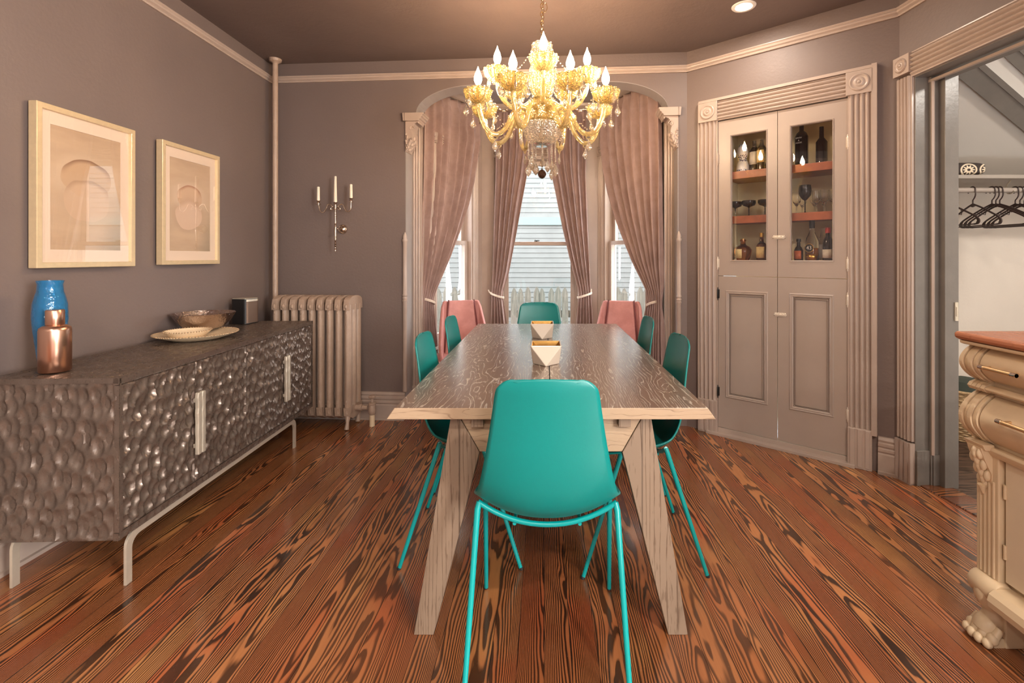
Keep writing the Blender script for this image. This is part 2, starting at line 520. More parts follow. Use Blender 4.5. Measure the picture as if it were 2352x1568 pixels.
# profile of fluted casing over width w, proud of the wall (negative y)
def flute(w, n=4, d=.022, lip=.006):
    pts = [(0, 0), (0, -d * .7), (lip, -d * .7)]
    x = lip
    step = (w - 2 * lip) / n
    for i in range(n):
        x0 = lip + i * step
        for k, dd in ((.06, .72), (.2, 1.0), (.42, 1.12), (.62, 1.0), (.78, .7), (.92, .5)):
            pts.append((x0 + step * k, -d * dd))
    pts += [(w - lip, -d * .7), (w, -d * .7), (w, 0)]
    return pts
def vcasing(b, x0, w, z0, z1, n=4, d=.022, y=0):
    b.ext([(x0 + p[0], y + p[1]) for p in flute(w, n, d)], 'z', z0, z1)
def hcasing(b, x0, x1, z0, w, n=5, d=.022, y=0):
    b.ext([(y + p[1], z0 + p[0]) for p in flute(w, n, d)], 'x', x0, x1)
def rosette(b, xc, zc, s, d=.028):
    b.box(xc - s / 2, xc + s / 2, -d, 0, zc - s / 2, zc + s / 2)
    M0 = b.M
    b.M = M0 @ Matrix.Translation((xc, -d, zc)) @ Matrix.Rotation(PI / 2, 4, 'X')
    r = s * .38
    b.lathe([(r, -.002), (r, .004), (r * .86, .009), (r * .72, .003), (r * .56, .002), (r * .45, .007), (r * .3, .008), (r * .2, .004), (r * .14, .010), (1e-6, .012)], 28)
    b.M = M0

BASEP = [(0, 0), (-.024, 0), (-.024, .11), (-.018, .118), (-.024, .128), (-.024, .142), (-.016, .148), (-.022, .158), (-.022, .172), (-.012, .178), (-.016, .19), (-.010, .205), (0, .208)]
def baseboard(name, fr, x0, x1, y=0):
    b = MB(); b.ext([(y + p[0], p[1]) for p in BASEP], 'x', x0, x1)
    b.box(x0, x1, y - .04, y, 0, .016)
    return put(b.build(name, M['trim'], kind='structure'), fr)
RAILP = [(0, 2.600), (-.012, 2.600), (-.016, 2.607), (-.012, 2.613), (-.024, 2.620), (-.028, 2.628), (-.022, 2.634), (-.030, 2.640), (-.030, 2.645), (0, 2.645)]
def rail(name, fr, x0, x1):
    b = MB(); b.ext(RAILP, 'x', x0, x1)
    return put(b.build(name, M['trim'], kind='structure'), fr)

# floors and ceilings
b = MB(); b.ext([(-2.24, -3.3), (2.66, -3.3), (2.17, 2.62), (2.17, 2.80), (1.15, 3.68), (1.10, 3.72), (.62, 4.75), (-.72, 4.75), (-1.10, 3.93), (-2.24, 3.93)], 'z', -.06, 0)
b.build('floor', M['floor'], kind='structure')
b = MB(); b.box(2.17, 4.3, .2, 3.9, -.07, -.006)
b.build('hall_floor', M['hallfloor'], kind='structure')
b = MB(); b.ext([(-2.24, -3.3), (2.66, -3.3), (2.14, 2.72), (1.12, 3.62), (-2.24, 3.86)], 'z', H, H + .08)
b.build('ceiling', M['ceil'], kind='structure')
b = MB(); b.ext([(-1.12, 3.80), (1.10, 3.64), (1.10, 3.75), (.66, 4.75), (-.74, 4.80), (-1.15, 3.92)], 'z', 2.70, 2.745)
b.build('bay_ceiling', M['soffit'], kind='structure')

# walls
wall('wall_left', WL, -.1, WL[2] + .1, H, .1, M['wall'])
wall('wall_corner', WC, 0, WC[2], H, .1, M['wall'], (.231, 1.011, .0, 2.20))
wall('wall_right', WR, 0, 2.6, H, .12, M['wall'], (.10, 1.62, 0, 2.225))
wall('wall_right_rear', WR, 2.6, WR[2], H, .12, M['wall'], (3.0, 4.5, .75, 2.25))  # opening added out of view, for light from the side
# back wall with the arched opening
AX0, AX1, JX0, JX1, SPZ, ATZ = 1.16, 3.06, 1.08, 3.135, 2.34, 2.55
def archpts(n=14):
    L = []
    a, h = .45, ATZ - SPZ
    for i in range(n + 1):
        t = PI / 2 * i / n
        L.append((AX0 + a - a * math.cos(t), SPZ + h * math.sin(t)))
    Rr = [(AX0 + AX1 - p[0], p[1]) for p in reversed(L)]
    return L + Rr
b = MB()
b.box(-.1, JX0, 0, .15, 0, H)
b.box(JX1, WB[2] + .02, 0, .15, 0, H)
b.ext([(JX0, H), (JX0, SPZ)] + archpts() + [(JX1, SPZ), (JX1, H)], 'y', 0, .15)
put(b.build('wall_back', M['wall'], kind='structure', fix=False), WB)
ap = archpts()
b = MB(); inner = [(p[0], p[1] - .004) for p in ap]
b.ext([(ap[0][0] - .001, ap[0][1])] + ap + list(reversed(inner)), 'y', -.002, .152)
b.box(JX0 - .001, JX0 + .004, -.002, .152, 0, SPZ - .02)
b.box(JX1 - .004, JX1 + .001, -.002, .152, 0, SPZ - .02)
put(b.build('trim_1', M['soffit'], kind='structure', fix=True, label='light grey lining of the arched bay opening'), WB)

# rear wall, behind the camera, with an opening added to let sky light in
FRR = frame((2.6, -3.2), (-2.2, -3.2))
b = MB()
for x0, x1, z0, z1 in ((0, .9, 0, H), (1.9, 4.9, 0, H), (.9, 1.9, 0, .8), (.9, 1.9, 2.1, H)):
    b.box(x0, x1, 0, .12, z0, z1)
put(b.build('wall_rear', M['wall'], kind='structure', fix=False), FRR)

# bay walls and their windows
BH = 2.70
def bay(nm, fr, o0, o1, z0=.50, z1=2.20):
    wall('wall_bay_' + nm, fr, -.02, fr[2] + .02, BH, .12, M['trim'], (o0, o1, z0, z1))
bay('left', BL, .18, .69); bay('centre', BC, .19, .916); bay('right', BR, .096, .72)

def window(n, fr, o0, o1, z0, z1, zm=1.375, latch=False):
    w = thing('window_%d' % n, None, None, fr[0], fr[1], kind='structure')
    b = MB()     # box frame lining the opening
    b.box(o0, o0 + .018, -.005, .125, z0, z1); b.box(o1 - .018, o1, -.005, .125, z0, z1)
    b.box(o0, o1, -.005, .125, z1 - .018, z1); b.box(o0, o1, -.005, .125, z0, z0 + .018)
    b.build('window_frame', M['trim'], w, bevel=.002)
    b = MB()     # casing round it
    cw = .085
    vcasing(b, o0 - cw, cw, .22, z1 + .0, 4, .02); vcasing(b, o1, cw, .22, z1 + .0, 4, .02)
    hcasing(b, o0, o1, z1, cw, 4, .02)
    rosette(b, o0 - cw / 2, z1 + cw / 2, cw + .004, .026); rosette(b, o1 + cw / 2, z1 + cw / 2, cw + .004, .026)
    b.build('casing', M['trim'], w)
    b = MB(); b.box(o0 - cw - .01, o1 + cw + .01, -.05, 0, z0 - .025, z0)
    b.ext([(-.03, z0 - .11), (0, z0 - .11), (0, z0 - .025), (-.02, z0 - .025), (-.02, z0 - .04), (-.03, z0 - .05)], 'x', o0 - cw, o1 + cw)
    b.build('sill', M['trim'], w, bevel=.004)
    def sash(y, a, c, bottom, top):
        b = MB(); s = .042
        x0, x1 = o0 + .018, o1 - .018
        b.box(x0, x0 + s, y, y + .035, a, c); b.box(x1 - s, x1, y, y + .035, a, c)
        b.box(x0 + s, x1 - s, y, y + .035, a, a + bottom); b.box(x0 + s, x1 - s, y, y + .035, c - top, c)
        o = b.build('sash', M['trim'], w, bevel=.003)
        g = MB(); g.box(x0 + s - .004, x1 - s + .004, y + .016, y + .019, a + bottom - .004, c - top + .004)
        g.build('glass_pane', M['pane'], o, fix=False)
        return o
    lo = sash(.035, z0 + .018, zm + .018, .07, .035)
    sash(.078, zm - .018, z1 - .018, .035, .05)
    if latch:
        b = MB(); xc = (o0 + o1) / 2 - .03
        b.box(xc - .022, xc + .022, .037, .055, zm + .018, zm + .022)
        b.lathe([(.008, 0), (.008, .01), (.004, .012)], 12, (xc, .046, zm + .022))
        b.tube([(xc, .046, zm + .030), (xc + .03, .046, zm + .028)], .004, 6)
        b.ball((xc - .014, .046, zm + .03), .006)
        b.build('sash_lock', M['black'], lo)
    return w
window(1, BL, .18, .69, .50, 2.20)
window(2, BC, .19, .916, .50, 2.20, latch=True)
window(3, BR, .096, .72, .50, 2.20)

# crown moulding in the bay
CP = [(0, 2.60), (-.012, 2.60), (-.016, 2.62), (-.030, 2.635), (-.034, 2.655), (-.052, 2.675), (-.058, 2.70), (0, 2.70)]
for i, fr in enumerate((BL, BC, BR)):
    b = MB(); b.ext(CP, 'x', -.02, fr[2] + .02)
    put(b.build('trim_%d' % (i + 2), M['trim'], kind='structure', label='crown moulding at the top of the bay'), fr)
# moulded posts inside the jambs of the bay opening
for i, (x0, x1) in enumerate(((JX0, JX0 + .075), (JX1 - .075, JX1))):
    b = MB()
    b.box(x0, x1, .155, .215, 0, 2.70)
    vcasing(b, x0, .075, .16, 2.36, 3, .016, .155)
    b.box(x0, x1, .136, .155, 0, .22)
    b.box(x0 - .0, x1, .13, .155, 2.36, 2.46)
    put(b.build('trim_%d' % (5 + i), M['trim'], kind='structure', label='fluted upright just inside the bay opening'), WB)
# bits of base in the bay
for nm, fr in (('bay_left', BL), ('bay_centre', BC), ('bay_right', BR)):
    baseboard('baseboard_' + nm, fr, 0.0, fr[2])

baseboard('baseboard_left', WL, 0, WL[2] - .02)
baseboard('baseboard_back', WB, .03, JX0 - .002)
baseboard('baseboard_corner', WC, 1.16, WC[2] - .0)
rail('trim_7', WL, 0, WL[2]); rail('trim_8', WB, 0, WB[2] + .01); rail('trim_9', WC, -.0, WC[2]); rail('trim_10', WR, 0, WR[2])

# corner beads (turned) standing on both edges of the opening
def bead(fr, x, name_label):
    b = MB()
    prof = [(.010, .21), (.016, .215), (.016, .90)]
    prof += [(.019, .905), (.019, .915), (.015, .918), (.019, .926), (.019, .936), (.015, .940), (.019, .948), (.019, .958), (.016, .962), (.016, 1.355), (.019, 1.36), (.020, 1.375), (.014, 1.385), (.017, 1.395), (.012, 1.412), (.006, 1.425), (.001, 1.435)]
    b.lathe(prof, 16, (x, -.006, 0))
    o = b.build('corner_bead', M['trim'])
    put(o, fr); return tag(o, name_label, 'corner bead', 'turned beads guarding the bay opening')
bead(WB, JX0 - .004, 'slim turned wooden corner bead on left edge of the bay opening')
bead(WB, JX1 + .004, 'slim turned wooden corner bead on right edge of the bay opening')

# scrolled corbels under the ends of the arch
def corbel(xj, sgn, label):
    t = thing('corbel', label, 'corbel', W2(WB, xj, 0, 0), WB[1], 'corbels carrying the arch')
    def sx(p): return (sgn * p[0], p[1])
    side = [(0, 2.045), (.010, 2.05), (.022, 2.075), (.034, 2.085), (.040, 2.11), (.052, 2.125), (.050, 2.15), (.058, 2.165), (.058, 2.18), (.050, 2.21), (.054, 2.235), (.070, 2.262), (.094, 2.272), (.100, 2.262), (.106, 2.262), (.108, 2.280), (0, 2.280)]
    b = MB(); b.ext([sx(p) for p in side], 'y', -.012, .11)
    b.build('scroll_bracket', M['trim'], t, bevel=.003)
    cap = [(0, 2.280), (.108, 2.280), (.112, 2.292), (.122, 2.297), (.124, 2.308), (.136, 2.314), (.138, 2.326), (.146, 2.330), (.146, 2.342), (0, 2.342)]
    b = MB(); b.ext([sx(p) for p in cap], 'y', -.028, .12)
    b.ext([(sgn * -.012, 2.28), (0, 2.28), (0, 2.342), (sgn * -.018, 2.342)], 'y', -.028, .0)
    b.build('cap_moulding', M['trim'], t, bevel=.003)
    b = MB()   # carved acanthus tip
    for k in range(7):
        a = k / 6
        b.ball((sgn * (.016 + .034 * a + .006 * math.sin(k * 2.2)), -.014, 2.065 + .085 * a), .013 - .002 * abs(k - 3), 8, 5, 1.5)
        b.ball((sgn * (.020 + .036 * a), .03 + .02 * (k % 3), 2.070 + .080 * a), .013, 8, 5, 1.4)
        b.ball((sgn * (.012 + .006 * math.sin(k * 1.7)), -.014, 2.08 + .10 * a), .008, 8, 5, 1.4)
    b.build('carved_leaf', M['trim'], t)
    b = MB()   # raised volute on the face
    vol = []
    for k in range(26):
        th = k / 25 * 3.6 * PI / 1.6
        r = .022 * (1 - k / 34)
        vol.append((sgn * (.052 + r * math.cos(th)), -.013, 2.225 + r * 1.1 * math.sin(th)))
    b.tube(vol, .0035, 6)
    b.build('carved_volute', M['trim'], t)
corbel(JX0, 1, 'carved scroll corbel at left end of the arch')
corbel(JX1, -1, 'carved scroll corbel at right end of the arch')

# cased opening to the hall
b = MB()
vcasing(b, 0.0, .10, .235, 2.235, 4, .024)
b.box(0, .104, -.03, 0, 0, .225); b.ext([(0, 0), (-.03, 0), (-.026, .01), (0, .01)], 'x', 0, .104)
for k in range(3): b.box(.012 + k * .03, .030 + k * .03, -.036, -.03, .01, .225)
hcasing(b, .10, 1.62, 2.225, .135, 5, .026)
rosette(b, .048, 2.235 + .068, .104, .036)
b.box(1.62, 1.72, -.024, 0, 0, 2.36)
put(b.build('trim_11', M['trim'], kind='structure', label='fluted casing with bullseye block round the hall opening'), WR)
b = MB()
b.box(.100, .106, -.002, .205, 0, 2.225); b.box(1.614, 1.62, -.002, .205, 0, 2.225); b.box(.10, 1.62, -.002, .205, 2.219, 2.23)
b.box(.106, .122, .075, .205, 0, 2.219)      # stop
b.box(.106, .116, .0, .075, 0, .19); b.box(.122, .128, .085, .20, 0, .17)
b.box(.10, .16, .12, .20, 0, 2.225)
put(b.build('trim_12', M['jamb'], kind='structure', label='dark grey inner jamb of the hall opening', bevel=.002), WR)
b = MB()
b.ext([(.106, .078), (.128, .074), (.134, .082), (.128, .092), (.106, .092)], 'z', .17, 2.20)
b.box(.106, 1.6, .074, .092, 2.192, 2.206)
put(b.build('trim_13', M['trim'], kind='structure', label='narrow moulded stop bead of the hall opening'), WR)
b = MB(); b.box(.10, 1.6, .02, .17, -.003, .006)
put(b.build('trim_14', M['floor'], kind='structure', label='wooden threshold at the hall opening', bevel=.003), WR)
b = MB()
b.box(.1605, .168, .172, .190, .90, 1.0); b.box(.168, .172, .176, .186, .925, .975)
st = put(b.build('strike_plate', M['steel'], bevel=.001), WR); tag(st, 'worn metal strike plate on dark grey jamb of hall opening', 'strike plate')

# hall beyond
b = MB(); b.box(2.20, 4.3, 3.50, 3.6, 0, H); b.build('wall_hall_back', M['hallwall'], kind='structure')
b = MB(); b.box(4.2, 4.3, -.5, 3.6, 0, H); b.build('wall_hall_right', M['hallwall'], kind='structure')
b = MB(); b.box(2.165, 2.255, 2.83, 3.6, 0, H); b.build('wall_hall_left', M['hallwall'], kind='structure')
b = MB(); b.box(2.25, 4.3, -.6, -.5, 0, H); b.build('wall_hall_front', M['hallwall'], kind='structure')
b = MB(); b.box(2.25, 4.3, -.6, 3.6, H, H + .08); b.build('hall_ceiling', M['hallwall'], kind='structure')
# sloped underside of the stair, with trim boards
b = MB()
# plane rising towards the viewer and to the left
def SL(x, v): # v 0 at shelf wall .. 1 forward top
    return (x, 3.5 - 1.0 * v, 1.76 + 0.95 * v)
b.hexa([SL(2.2, 0), SL(4.2, 0), SL(4.2, 1), SL(2.2, 1)], [tuple(Vector(p) + Vector((0, .03, .05))) for p in (SL(2.2, 0), SL(4.2, 0), SL(4.2, 1), SL(2.2, 1))])
b.build('hall_soffit', simple('soffit pale grey paint', srgb(206, 200, 192), .6), kind='structure')
def slopeboard(xa, va, xb, vb, w, nm, lab):
    A = Vector(SL(xa, va)); B = Vector(SL(xb, vb)); d = (B - A).normalized()
    n = Vector((0, -.95, -1.0)).normalized(); s = d.cross(n).normalized() * w / 2
    b = MB(); o1 = n * .022
    b.hexa([tuple(A - s), tuple(B - s), tuple(B + s), tuple(A + s)], [tuple(A - s + o1), tuple(B - s + o1), tuple(B + s + o1), tuple(A + s + o1)])
    o2 = n * .03; s2 = s * .25
    for q in (-1, 1):
        c = s * .8 * q
        b.hexa([tuple(A + c - s2), tuple(B + c - s2), tuple(B + c + s2), tuple(A + c + s2)], [tuple(A + c - s2 + o2), tuple(B + c - s2 + o2), tuple(B + c + s2 + o2), tuple(A + c + s2 + o2)])
    b.build(nm, M['jamb'], kind='structure', label=lab)
slopeboard(2.26, .750, 3.90, .088, .115, 'trim_15', 'grey trim board crossing the sloped soffit')
slopeboard(2.30, .885, 3.90, .23, .075, 'trim_16', 'upper grey trim board on the sloped soffit')
b = MB(); nn = Vector((0, -.95, -1.0)).normalized() * .006
def SP(x, v, k): return tuple(Vector(SL(x, v)) + nn * k)
q = ((2.26, .790), (3.9, .128), (3.9, .20), (2.30, .855))
b.hexa([SP(x, v, 1) for x, v in q], [SP(x, v, 2) for x, v in q]); b.build('hall_panel', simple('white soffit panel', srgb(232, 228, 220), .6), kind='structure')
baseboard('baseboard_hall', frame((2.25, 3.5), (4.2, 3.5)), 0, 1.95)

# recessed lamp in view; the ones behind the camera are only added fill
def downlight(x, y, label):
    t = thing('recessed_light', label, 'ceiling light', (x, y, H), 0, 'recessed ceiling lights')
    b = MB(); b.lathe([(.048, -.001), (.050, -.006), (.066, -.006), (.070, -.002), (.070, 0)], 32)
    b.lathe([(.048, -.001), (.046, 0.0)], 32)
    b.build('trim_ring', M['lampwhite'], t, fix=False)
    b = MB(); b.lathe([(.047, -.0035), (.03, -.005), (1e-6, -.0055)], 28); b.build('lens', M['downlight'], t, fix=False)
    return t
downlight(1.20, 2.88, 'small round recessed light in the ceiling above the corner cupboard')
# ================================================================== DINING TABLE
TX = .022
def table():
    t = thing('dining_table', 'long brown cerused oak dining table with pale limed edges and splayed legs', 'dining table', (TX, 2.5, 0))
    y0, y1 = 1.528 - 2.5, 3.47 - 2.5
    for s in (-1, 1):
        b = MB()
        prof = [(s * .0015, .760), (s * .500, .760), (s * .5265, .723), (s * .0015, .723)]
        b.ext(prof, 'y', y0, y1)
        o = b.build('tabletop', M['tabletop'], t, bevel=.002)
        o.data.materials.append(M['tableedge'])
        for p in o.data.polygons:
            if abs(p.normal.z) < .9 and not (abs(p.normal.x) > .99): p.material_index = 1
    b = MB(); b.box(-.02, .02, y0 + .02, y1 - .02, .700, .7225); b.build('slide_rail', M['black'], t)
    for yy in (y0 + .045, y1 - .105):
        for s in (-1, 1):
            P = [(s * .450, 0), (s * .386, 0), (s * .235, .600), (s * .305, .7225), (s * .328, .7225)]
            b = MB(); b.ext(P, 'y', yy, yy + .06)
            b.build('leg', M['tableleg'], t, bevel=.002)
        b = MB(); b.ext([(-.3035, .722), (-.2345, .601), (.2345, .601), (.3035, .722)], 'y', yy + .004, yy + .05)
        b.build('apron', M['tableedge'], t, bevel=.002)
    for s in (-1, 1):
        b = MB(); b.box(s * .24 - .02, s * .24 + .02, y0 + .028, y1 - .028, .688, .7225)
        b.build('side_rail', M['tableleg'], t, bevel=.002)
    return t
table()

def vase(y, x, lab):
    t = thing('faceted_pot', lab, 'planter', (x, y, .7605), R(0), 'faceted pots along the middle of the table')
    a, h = .068, .092
    T4 = [(-a, -a, h), (a, -a, h), (a, a, h), (-a, a, h)]
    c = .066
    mid = [(0, -c * .98, .004), (c * .98, 0, .010), (0, c * .98, .004), (-c * .98, 0, .010)]
    mid = [(0, -.060, .0), (.060, 0, .0), (0, .060, .0), (-.060, 0, .0)]
    ti = [(p[0] * .92, p[1] * .92, h) for p in T4]; bi = [(p[0] * .85, p[1] * .85, .012) for p in mid]
    b = MB()
    vs = T4 + mid
    fs = [(0, 1, 4), (1, 2, 5), (2, 3, 6), (3, 0, 7), (4, 1, 5), (5, 2, 6), (6, 3, 7), (7, 0, 4), (7, 6, 5, 4)]
    b.add(vs, [tuple(reversed(f)) for f in fs])
    b.add(T4 + ti, [(0, 1, 5, 4), (1, 2, 6, 5), (2, 3, 7, 6), (3, 0, 4, 7)])
    b.build('pot_body', M['potglaze'], t, bevel=.0025)
    b = MB()
    b.add(ti + bi, [(0, 4, 1), (1, 5, 2), (2, 6, 3), (3, 7, 0), (4, 5, 1), (5, 6, 2), (6, 7, 3), (7, 4, 0), (4, 7, 6, 5)])
    b.build('gold_lining', M['goldlining'], t)
M['potglaze'] = simple('warm white faceted glaze', srgb(214, 198, 180), .16)
M['goldlining'] = simple('gold leaf lining', srgb(206, 160, 90), .25, 1.0, var=.2, vs=30)
vase(2.165, .008, 'faceted white pot with gold lining, nearer of the two on the table')
vase(2.86, -.012, 'faceted white pot with gold lining, farther of the two on the table')

# ================================================================== TEAL SHELL CHAIRS
def teal_chair():
    t = thing('dining_chair', '', 'chair', (0, 0, 0))
    prof = [(-.217, .8985, .082), (-.2185, .897, .104), (-.219, .890, .122), (-.219, .877, .136), (-.217, .858, .1455), (-.208, .80, .155), (-.199, .72, .168), (-.192, .64, .183), (-.178, .56, .200), (-.150, .497, .215), (-.105, .458, .224), (-.05, .440, .226), (.02, .432, .225), (.09, .432, .221), (.15, .438, .214), (.195, .440, .200), (.222, .434, .165)]
    cr = [.010, .013, .016, .018, .020, .022, .026, .032, .042, .056, .068, .070, .062, .050, .036, .022, .010]
    pts = catmull([Vector(p) for p in prof], 4)
    crv = catmull([Vector((c, 0, 0)) for c in cr], 4)
    n = len(pts) - 1
    def fn(u, v):
        k = int(round(v * n)); p = pts[k]
        d = (pts[min(k + 1, n)] - pts[max(k - 1, 0)])
        nx = Vector((0, d.z * -1, d.y)); nx.normalize()        # towards the sitter
        if nx.y < 0 and p.z > .5: nx = -nx
        if nx.z < 0 and p.z <= .5: nx = -nx
        s = (u - .5) * 2
        off = crv[k].x * (abs(s) ** 2.2)
        # rounded top edge
        return (p.z * 0 + s * p[2] if False else s * pts_w[k], p.x + nx.y * off, p.y + nx.z * off)
    pts_w = [p.z for p in pts]
    P2 = [Vector((0, p.x, p.y)) for p in pts]
    def fn2(u, v):
        k = int(round(v * n)); p = P2[k]
        d = P2[min(k + 1, n)] - P2[max(k - 1, 0)]; d.normalize()
        nx = Vector((0, -d.z, d.y))                             # tangent runs down then forward: rotate to face the sitter
        s = (u - .5) * 2
        off = crv[k].x * (abs(s) ** 2.2)
        # soften corners: sides of the first rows drop a little
        return (s * pts_w[k], p.y + nx.y * off, p.z + nx.z * off)
    b = MB(); b.gridf(fn2, 24, n)
    sh = b.build('seat_shell', M['teal'], t, solid=.007)
    # frame hoops and legs
    hw = .212
    def hoop(y):
        pts = []
        for i in range(17):
            s = -1 + i / 8
            pts.append((s * hw, y, .424 + .068 * abs(s) ** 2.1))
        return pts
    b = MB(); r = .0085
    b.tube(hoop(-.085), r, 8); b.tube(hoop(.085), r, 8)
    b.tube([(-.10, -.085, .4255), (-.10, .085, .4255)], .006, 6); b.tube([(.10, -.085, .4255), (.10, .085, .4255)], .006, 6)
    b.build('frame', M['tealmetal'], t)
    for sx in (-1, 1):
        for sy in (-1, 1):
            b = MB()
            ft = Vector((sx * .230, sy * .243, .0)); tp = Vector((sx * hw, sy * .085, .492))
            d = (tp - ft)
            b.tube([ft + d * .015, ft + d * .96, tp + Vector((-sx * .004, 0, .001))], [.0078, .0098, .0088], 10)
            lg = b.build('leg', M['tealmetal'], t)
            b = MB(); b.lathe([(.008, 0), (.0085, .009), (.0075, .010)], 10, tuple(ft))
            b.build('foot_cap', M['rubber'], lg)
    return t
c0 = teal_chair()
G = 'teal shell chairs round the dining table'
c0.location = (.010, 1.55, 0); c0.rotation_euler = (0, 0, R(-.6)); c0['group'] = G
c0['label'] = 'large teal shell chair in the foreground at the near end of the table'
dup(c0, (-.335, 2.135, 0), R(-90), 'teal shell chair on left side of the table, nearer the camera')
dup(c0, (.388, 2.085, 0), R(91), 'teal shell chair on right side of the table, nearer the camera')
dup(c0, (-.335, 2.745, 0), R(-91), 'teal shell chair on left side of the table, next to the pink chair')
dup(c0, (.388, 2.72, 0), R(90), 'teal shell chair on right side of the table, next to the pink chair')
dup(c0, (-.038, 3.42, 0), R(180), 'teal shell chair at the far window end of the table')

# ================================================================== PINK CHAIRS
def pink_chair():
    t = thing('upholstered_chair', '', 'chair', (0, 0, 0))
    # faces +y; back at y=-.25
    b = MB()
    b.ext([(-.245, .40), (-.235, .47), (.22, .47), (.24, .45), (.24, .36), (-.245, .34)], 'x', -.225, .225)
    b.build('seat', M['pink'], t, bevel=.02, seg=3)
    # backrest panel, slightly bowed
    def panel(z0, z1, w0, w1, y0, y1, bow, th):
        b = MB()
        def f(u, v):
            s = (u - .5) * 2; z = z0 + (z1 - z0) * v; w = w0 + (w1 - w0) * v
            return (s * w, y0 + (y1 - y0) * v + bow * s * s, z)
        b.gridf(f, 12, 12)
        return b
    panel(.42, .885, .148, .106, -.225, -.285, .012, .05).build('backrest', M['pink'], t, solid=.055, bevel=.012)
    for sx in (-1, 1):
        b = MB()   # wing: narrow at top, wide at seat
        ring = []
        P = [(.118, -.272, .885), (.150, -.250, .888), (.168, -.225, .84), (.190, -.15, .70), (.212, -.03, .575), (.222, .10, .50), (.222, .12, .36), (.166, -.20, .36)]
        inn = [(sx * p[0] * .87, p[1], p[2]) for p in P]
        out = [(sx * (p[0] * .87 + .022), p[1] - .012, p[2] - (.004 if p[2] > .4 else 0)) for p in P]
        n = len(P)
        b.add(inn + out, [tuple(range(n))] + [tuple(range(2 * n - 1, n - 1, -1))] + [(i, n + i, n + (i + 1) % n, (i + 1) % n) for i in range(n)])
        w = b.build('wing', M['pink'], t, bevel=.010, seg=3)
        b = MB()
        b.tube([(sx * .104, -.243, .893), (sx * .1055, -.240, .87), (sx * .117, -.226, .76), (sx * .131, -.207, .62), (sx * .143, -.194, .48)], .0055, 6)
        b.build('piping', M['piping'], t)
        for sy, yy in ((1, .19), (-1, -.20)):
            b = MB(); b.tube([(sx * .185, yy, .36), (sx * .20, yy + .03 * sy, .0)], [.018, .011], 8)
            b.build('leg', M['black'], t)
    return t
pc = pink_chair()
pc.location = (-.600, 3.70, 0); pc.rotation_euler = (0, 0, R(199)); pc['group'] = 'pink velvet chairs by the bay'
pc['label'] = 'rose pink velvet chair standing by the left bay window'
dup(pc, (.545, 3.66, 0), R(161), 'rose pink velvet chair standing by the right bay window')

# ================================================================== SIDEBOARD
def carve(b, O, U, V, N, w, h, cw, ch, depth, res=.0065, seed=1, back=.01, edge=True):
    rs = np.random.RandomState(seed)
    nx, ny = max(2, int(w / res)), max(2, int(h / res))
    nu, nv = int(w / cw) + 3, int(h / ch) + 3
    gx, gy = np.meshgrid(np.arange(nu), np.arange(nv), indexing='ij')
    px = (gx - .5 + .5 * (gy % 2) + rs.uniform(-.33, .33, gx.shape)) * cw
    py = (gy - .5 + rs.uniform(-.36, .36, gx.shape)) * ch
    dd = rs.uniform(.7, 1.25, gx.shape)
    xs = np.linspace(0, w, nx + 1); ys = np.linspace(0, h, ny + 1)
    X, Y = np.meshgrid(xs, ys, indexing='ij')
    pxf, pyf, ddf = px.ravel(), py.ravel(), dd.ravel()
    best = np.full(X.shape, 1e9); bi = np.zeros(X.shape, int)
    for k in range(len(pxf)):
        d2 = ((X - pxf[k]) / cw) ** 2 + ((Y - pyf[k]) / ch) ** 2
        m = d2 < best
        best[m] = d2[m]; bi[m] = k
    tilt = rs.uniform(-.5, .5, len(pxf))
    hh = depth * (np.minimum(best * 2.6, 1.0) - 1.0) * ddf[bi] + depth * .35 * tilt[bi] * (Y - pyf[bi]) / ch
    hh[0, :] = hh[-1, :] = -.3 * depth; hh[:, 0] = hh[:, -1] = -.3 * depth
    O, U, V, N = (Vector(a) for a in (O, U, V, N))
    vs = []
    for i in range(nx + 1):
        for j in range(ny + 1):
            vs.append(O + U * xs[i] + V * ys[j] + N * float(hh[i, j]))
    s = ny + 1
    fs = [(i * s + j, (i + 1) * s + j, (i + 1) * s + j + 1, i * s + j + 1) for i in range(nx) for j in range(ny)]
    n0 = len(vs)
    cor = [O - N * back, O + U * w - N * back, O + U * w + V * h - N * back, O + V * h - N * back]
    vs += cor
    fs.append((n0 + 3, n0 + 2, n0 + 1, n0))
    fs.append(tuple([i * s for i in range(nx, -1, -1)] + [n0, n0 + 1]))
    fs.append(tuple([i * s + ny for i in range(nx + 1)] + [n0 + 2, n0 + 3]))
    fs.append(tuple([j for j in range(ny + 1)] + [n0 + 3, n0]))
    fs.append(tuple([nx * s + j for j in range(ny, -1, -1)] + [n0 + 1, n0 + 2]))
    b.add(vs, fs, True)

